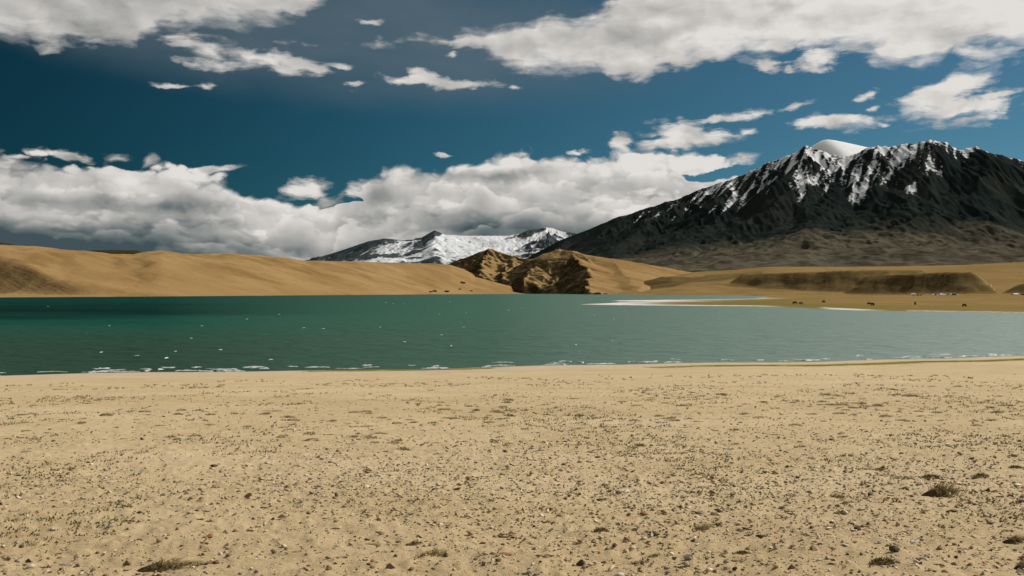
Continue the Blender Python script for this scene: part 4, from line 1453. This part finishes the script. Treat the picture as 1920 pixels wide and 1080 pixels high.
def skin_animal(name):
    """one grazing animal, 2.2 m long: trunk, hump, lowered head, four legs, tail grown as one skin"""
    v = [(0.0, 0, 1.05), (0.55, 0, 1.18), (0.95, 0, 0.95), (1.22, 0, 0.60), (1.38, 0, 0.40),
         (-0.5, 0, 1.08), (-0.85, 0, 1.05), (-1.02, 0, 0.70),
         (0.55, 0.2, 0.75), (0.58, 0.2, 0.38), (0.55, 0.2, 0.03), (0.48, -0.2, 0.75), (0.42, -0.2, 0.38), (0.45, -0.2, 0.03),
         (-0.70, 0.2, 0.80), (-0.80, 0.2, 0.42), (-0.74, 0.2, 0.03), (-0.62, -0.2, 0.80), (-0.66, -0.2, 0.42), (-0.60, -0.2, 0.03)]
    e = [(0, 1), (1, 2), (2, 3), (3, 4), (0, 5), (5, 6), (6, 7), (1, 8), (8, 9), (9, 10), (1, 11), (11, 12), (12, 13), (5, 14), (14, 15), (15, 16), (5, 17), (17, 18), (18, 19)]
    rad = [.42, .44, .28, .19, .13, .38, .24, .07, .18, .10, .09, .18, .10, .09, .19, .10, .09, .19, .10, .09]
    me = bpy.data.meshes.new(name)
    me.from_pydata(v, e, [])
    o = bpy.data.objects.new(name, me)
    COL.objects.link(o)
    sk = o.modifiers.new('skin', 'SKIN')
    for i, r in enumerate(rad):
        me.skin_vertices[0].data[i].radius = (r, r)
    me.skin_vertices[0].data[0].use_root = True
    sb = o.modifiers.new('sub', 'SUBSURF')
    sb.levels = sb.render_levels = 1
    dg = bpy.context.evaluated_depsgraph_get()
    m2 = bpy.data.meshes.new_from_object(o.evaluated_get(dg))
    bpy.data.objects.remove(o)
    m2.materials.clear()
    m2.materials.append(simple_mat('dark_hide', (0.016, 0.012, 0.009, 1), (0.035, 0.026, 0.018, 1), 3, 0.9, 0.02))
    for p in m2.polygons:
        p.use_smooth = True
    return m2


HIDE = skin_animal('yak')
for u, dep, rz, s, lb in [(1490, 545, 0.1, 1.15, 'dark grazing animal standing where the white salt edge of the spit ends'),
                          (1502, 540, 2.9, 0.95, 'smaller dark animal close behind another on the spit'),
                          (1544, 590, 0.4, 1.0, 'lone dark grazing animal farther back on the green spit'),
                          (1630, 520, 3.0, 1.0, 'dark animal of a close pair on the spit above the white salt patch'),
                          (1636, 492, 0.5, 1.1, 'dark animal nearer the water of the close pair on the spit'),
                          (1716, 520, 1.3, 1.0, 'dark animal alone on the greenish flat below the row of tents'),
                          (1808, 455, 0.2, 1.0, 'dark animal alone near the pale shoreline under the terrace track')]:
    o = add_obj('yak', HIDE, lb, 'yak', 'animals grazing on the far shore', loc=((u - 960) / PX * dep, dep, plain_z(u, dep) - 0.02))
    o.rotation_euler = (0, 0, rz)
    o.scale = (s, s, s)


def tent_mesh(name, c, L, W, wall, ridge):
    v = [(-L, -W, 0), (L, -W, 0), (L, W, 0), (-L, W, 0), (-L, -W, wall), (L, -W, wall), (L, W, wall), (-L, W, wall), (-L * .8, 0, ridge), (L * .8, 0, ridge),
         (-0.5, -W - .02, 0), (0.5, -W - .02, 0), (0.0, -W - .02, wall * .95)]
    f = [(0, 1, 5, 4), (1, 2, 6, 5), (2, 3, 7, 6), (3, 0, 4, 7), (4, 5, 9, 8), (6, 7, 8, 9), (5, 6, 9), (7, 4, 8), (10, 11, 12)]
    me = bpy.data.meshes.new(name)
    me.from_pydata(v, [], f)
    me.materials.append(simple_mat(name + '_canvas', c, tuple(x * 0.9 for x in c[:3]) + (1,), 2, 0.8, 0.01))
    me.materials.append(STONE['dark'])
    me.polygons[8].material_index = 1
    me.update()
    return me


T_WHITE = tent_mesh('white_tent', (0.78, 0.76, 0.72, 1), 2.4, 1.6, 1.5, 2.6)
T_DARK = tent_mesh('dark_tent', (0.035, 0.03, 0.026, 1), 2.2, 1.8, 1.2, 2.2)
camp = [(1712.5, 'w', 1.5), (1721, 'd', 0.8), (1727, 'd', 0.7), (1738, 'w', 0.7), (1749.5, 'w', 0.8), (1755, 'd', 0.9), (1758, 'w', 0.6), (1764, 'w', 1.1), (1768, 'w', 0.9),
        (1773, 'w', 0.8), (1776.5, 'd', 0.8), (1784.5, 'w', 1.0), (1788, 'd', 1.2), (1791.5, 'd', 1.1), (1796, 'w', 0.6), (1902, 'w', 1.1), (1906.5, 'w', 1.1), (1900, 'd', 0.9), (1918, 'd', 1.1)]
for u, k, s in camp:
    dep = 1262 + 10 * math.sin(u) if u < 1850 else 1120 + 10 * math.sin(u)
    if u == 1712.5:
        lb = 'large white tent standing apart at the western end of the camp row'
    elif u > 1850:
        lb = 'white tent beside the foot of the eastern terrace' if k == 'w' else 'dark tent beside the foot of the eastern terrace'
    else:
        lb = 'tiny white tent in the camp row under the dark terrace' if k == 'w' else 'tiny dark tent in the camp row under the dark terrace'
    gp_ = None if u == 1712.5 else (('white' if k == 'w' else 'dark') + (' tents by the eastern terrace' if u > 1850 else ' tents in the camp row'))
    o = add_obj('tent', T_WHITE if k == 'w' else T_DARK, lb, 'tent', gp_, loc=((u - 960) / PX * dep, dep, plain_z(u, dep) - 0.05))
    o.rotation_euler = (0, 0, 0.4 * math.sin(u * 3))
    o.scale = (s * 0.8,) * 3

# pale track climbing the gap between the terraces
tp = []
for d_ in np.linspace(1300, 1900, 40):
    uc = np.interp(d_, [1300, 1400, 1480, 1560, 1900], [1878, 1872, 1869.5, 1864, 1858])
    for sgn in (-1, 1):
        ue = uc + sgn * 0.7
        tp.append(((ue - 960) / PX * d_, d_, plain_z(ue, d_) + 0.35))
f = []
for k in range(39):
    a = 2 * k
    f += [(a, a + 1, a + 3), (a, a + 3, a + 2)]
pth = add_obj('path', raw_mesh('path', np.array(tp), np.array(f), simple_mat('track_dust', (0.38, 0.30, 0.19, 1), (0.44, 0.35, 0.23, 1), 0.2, 1.0, 0.1)), kind='structure')
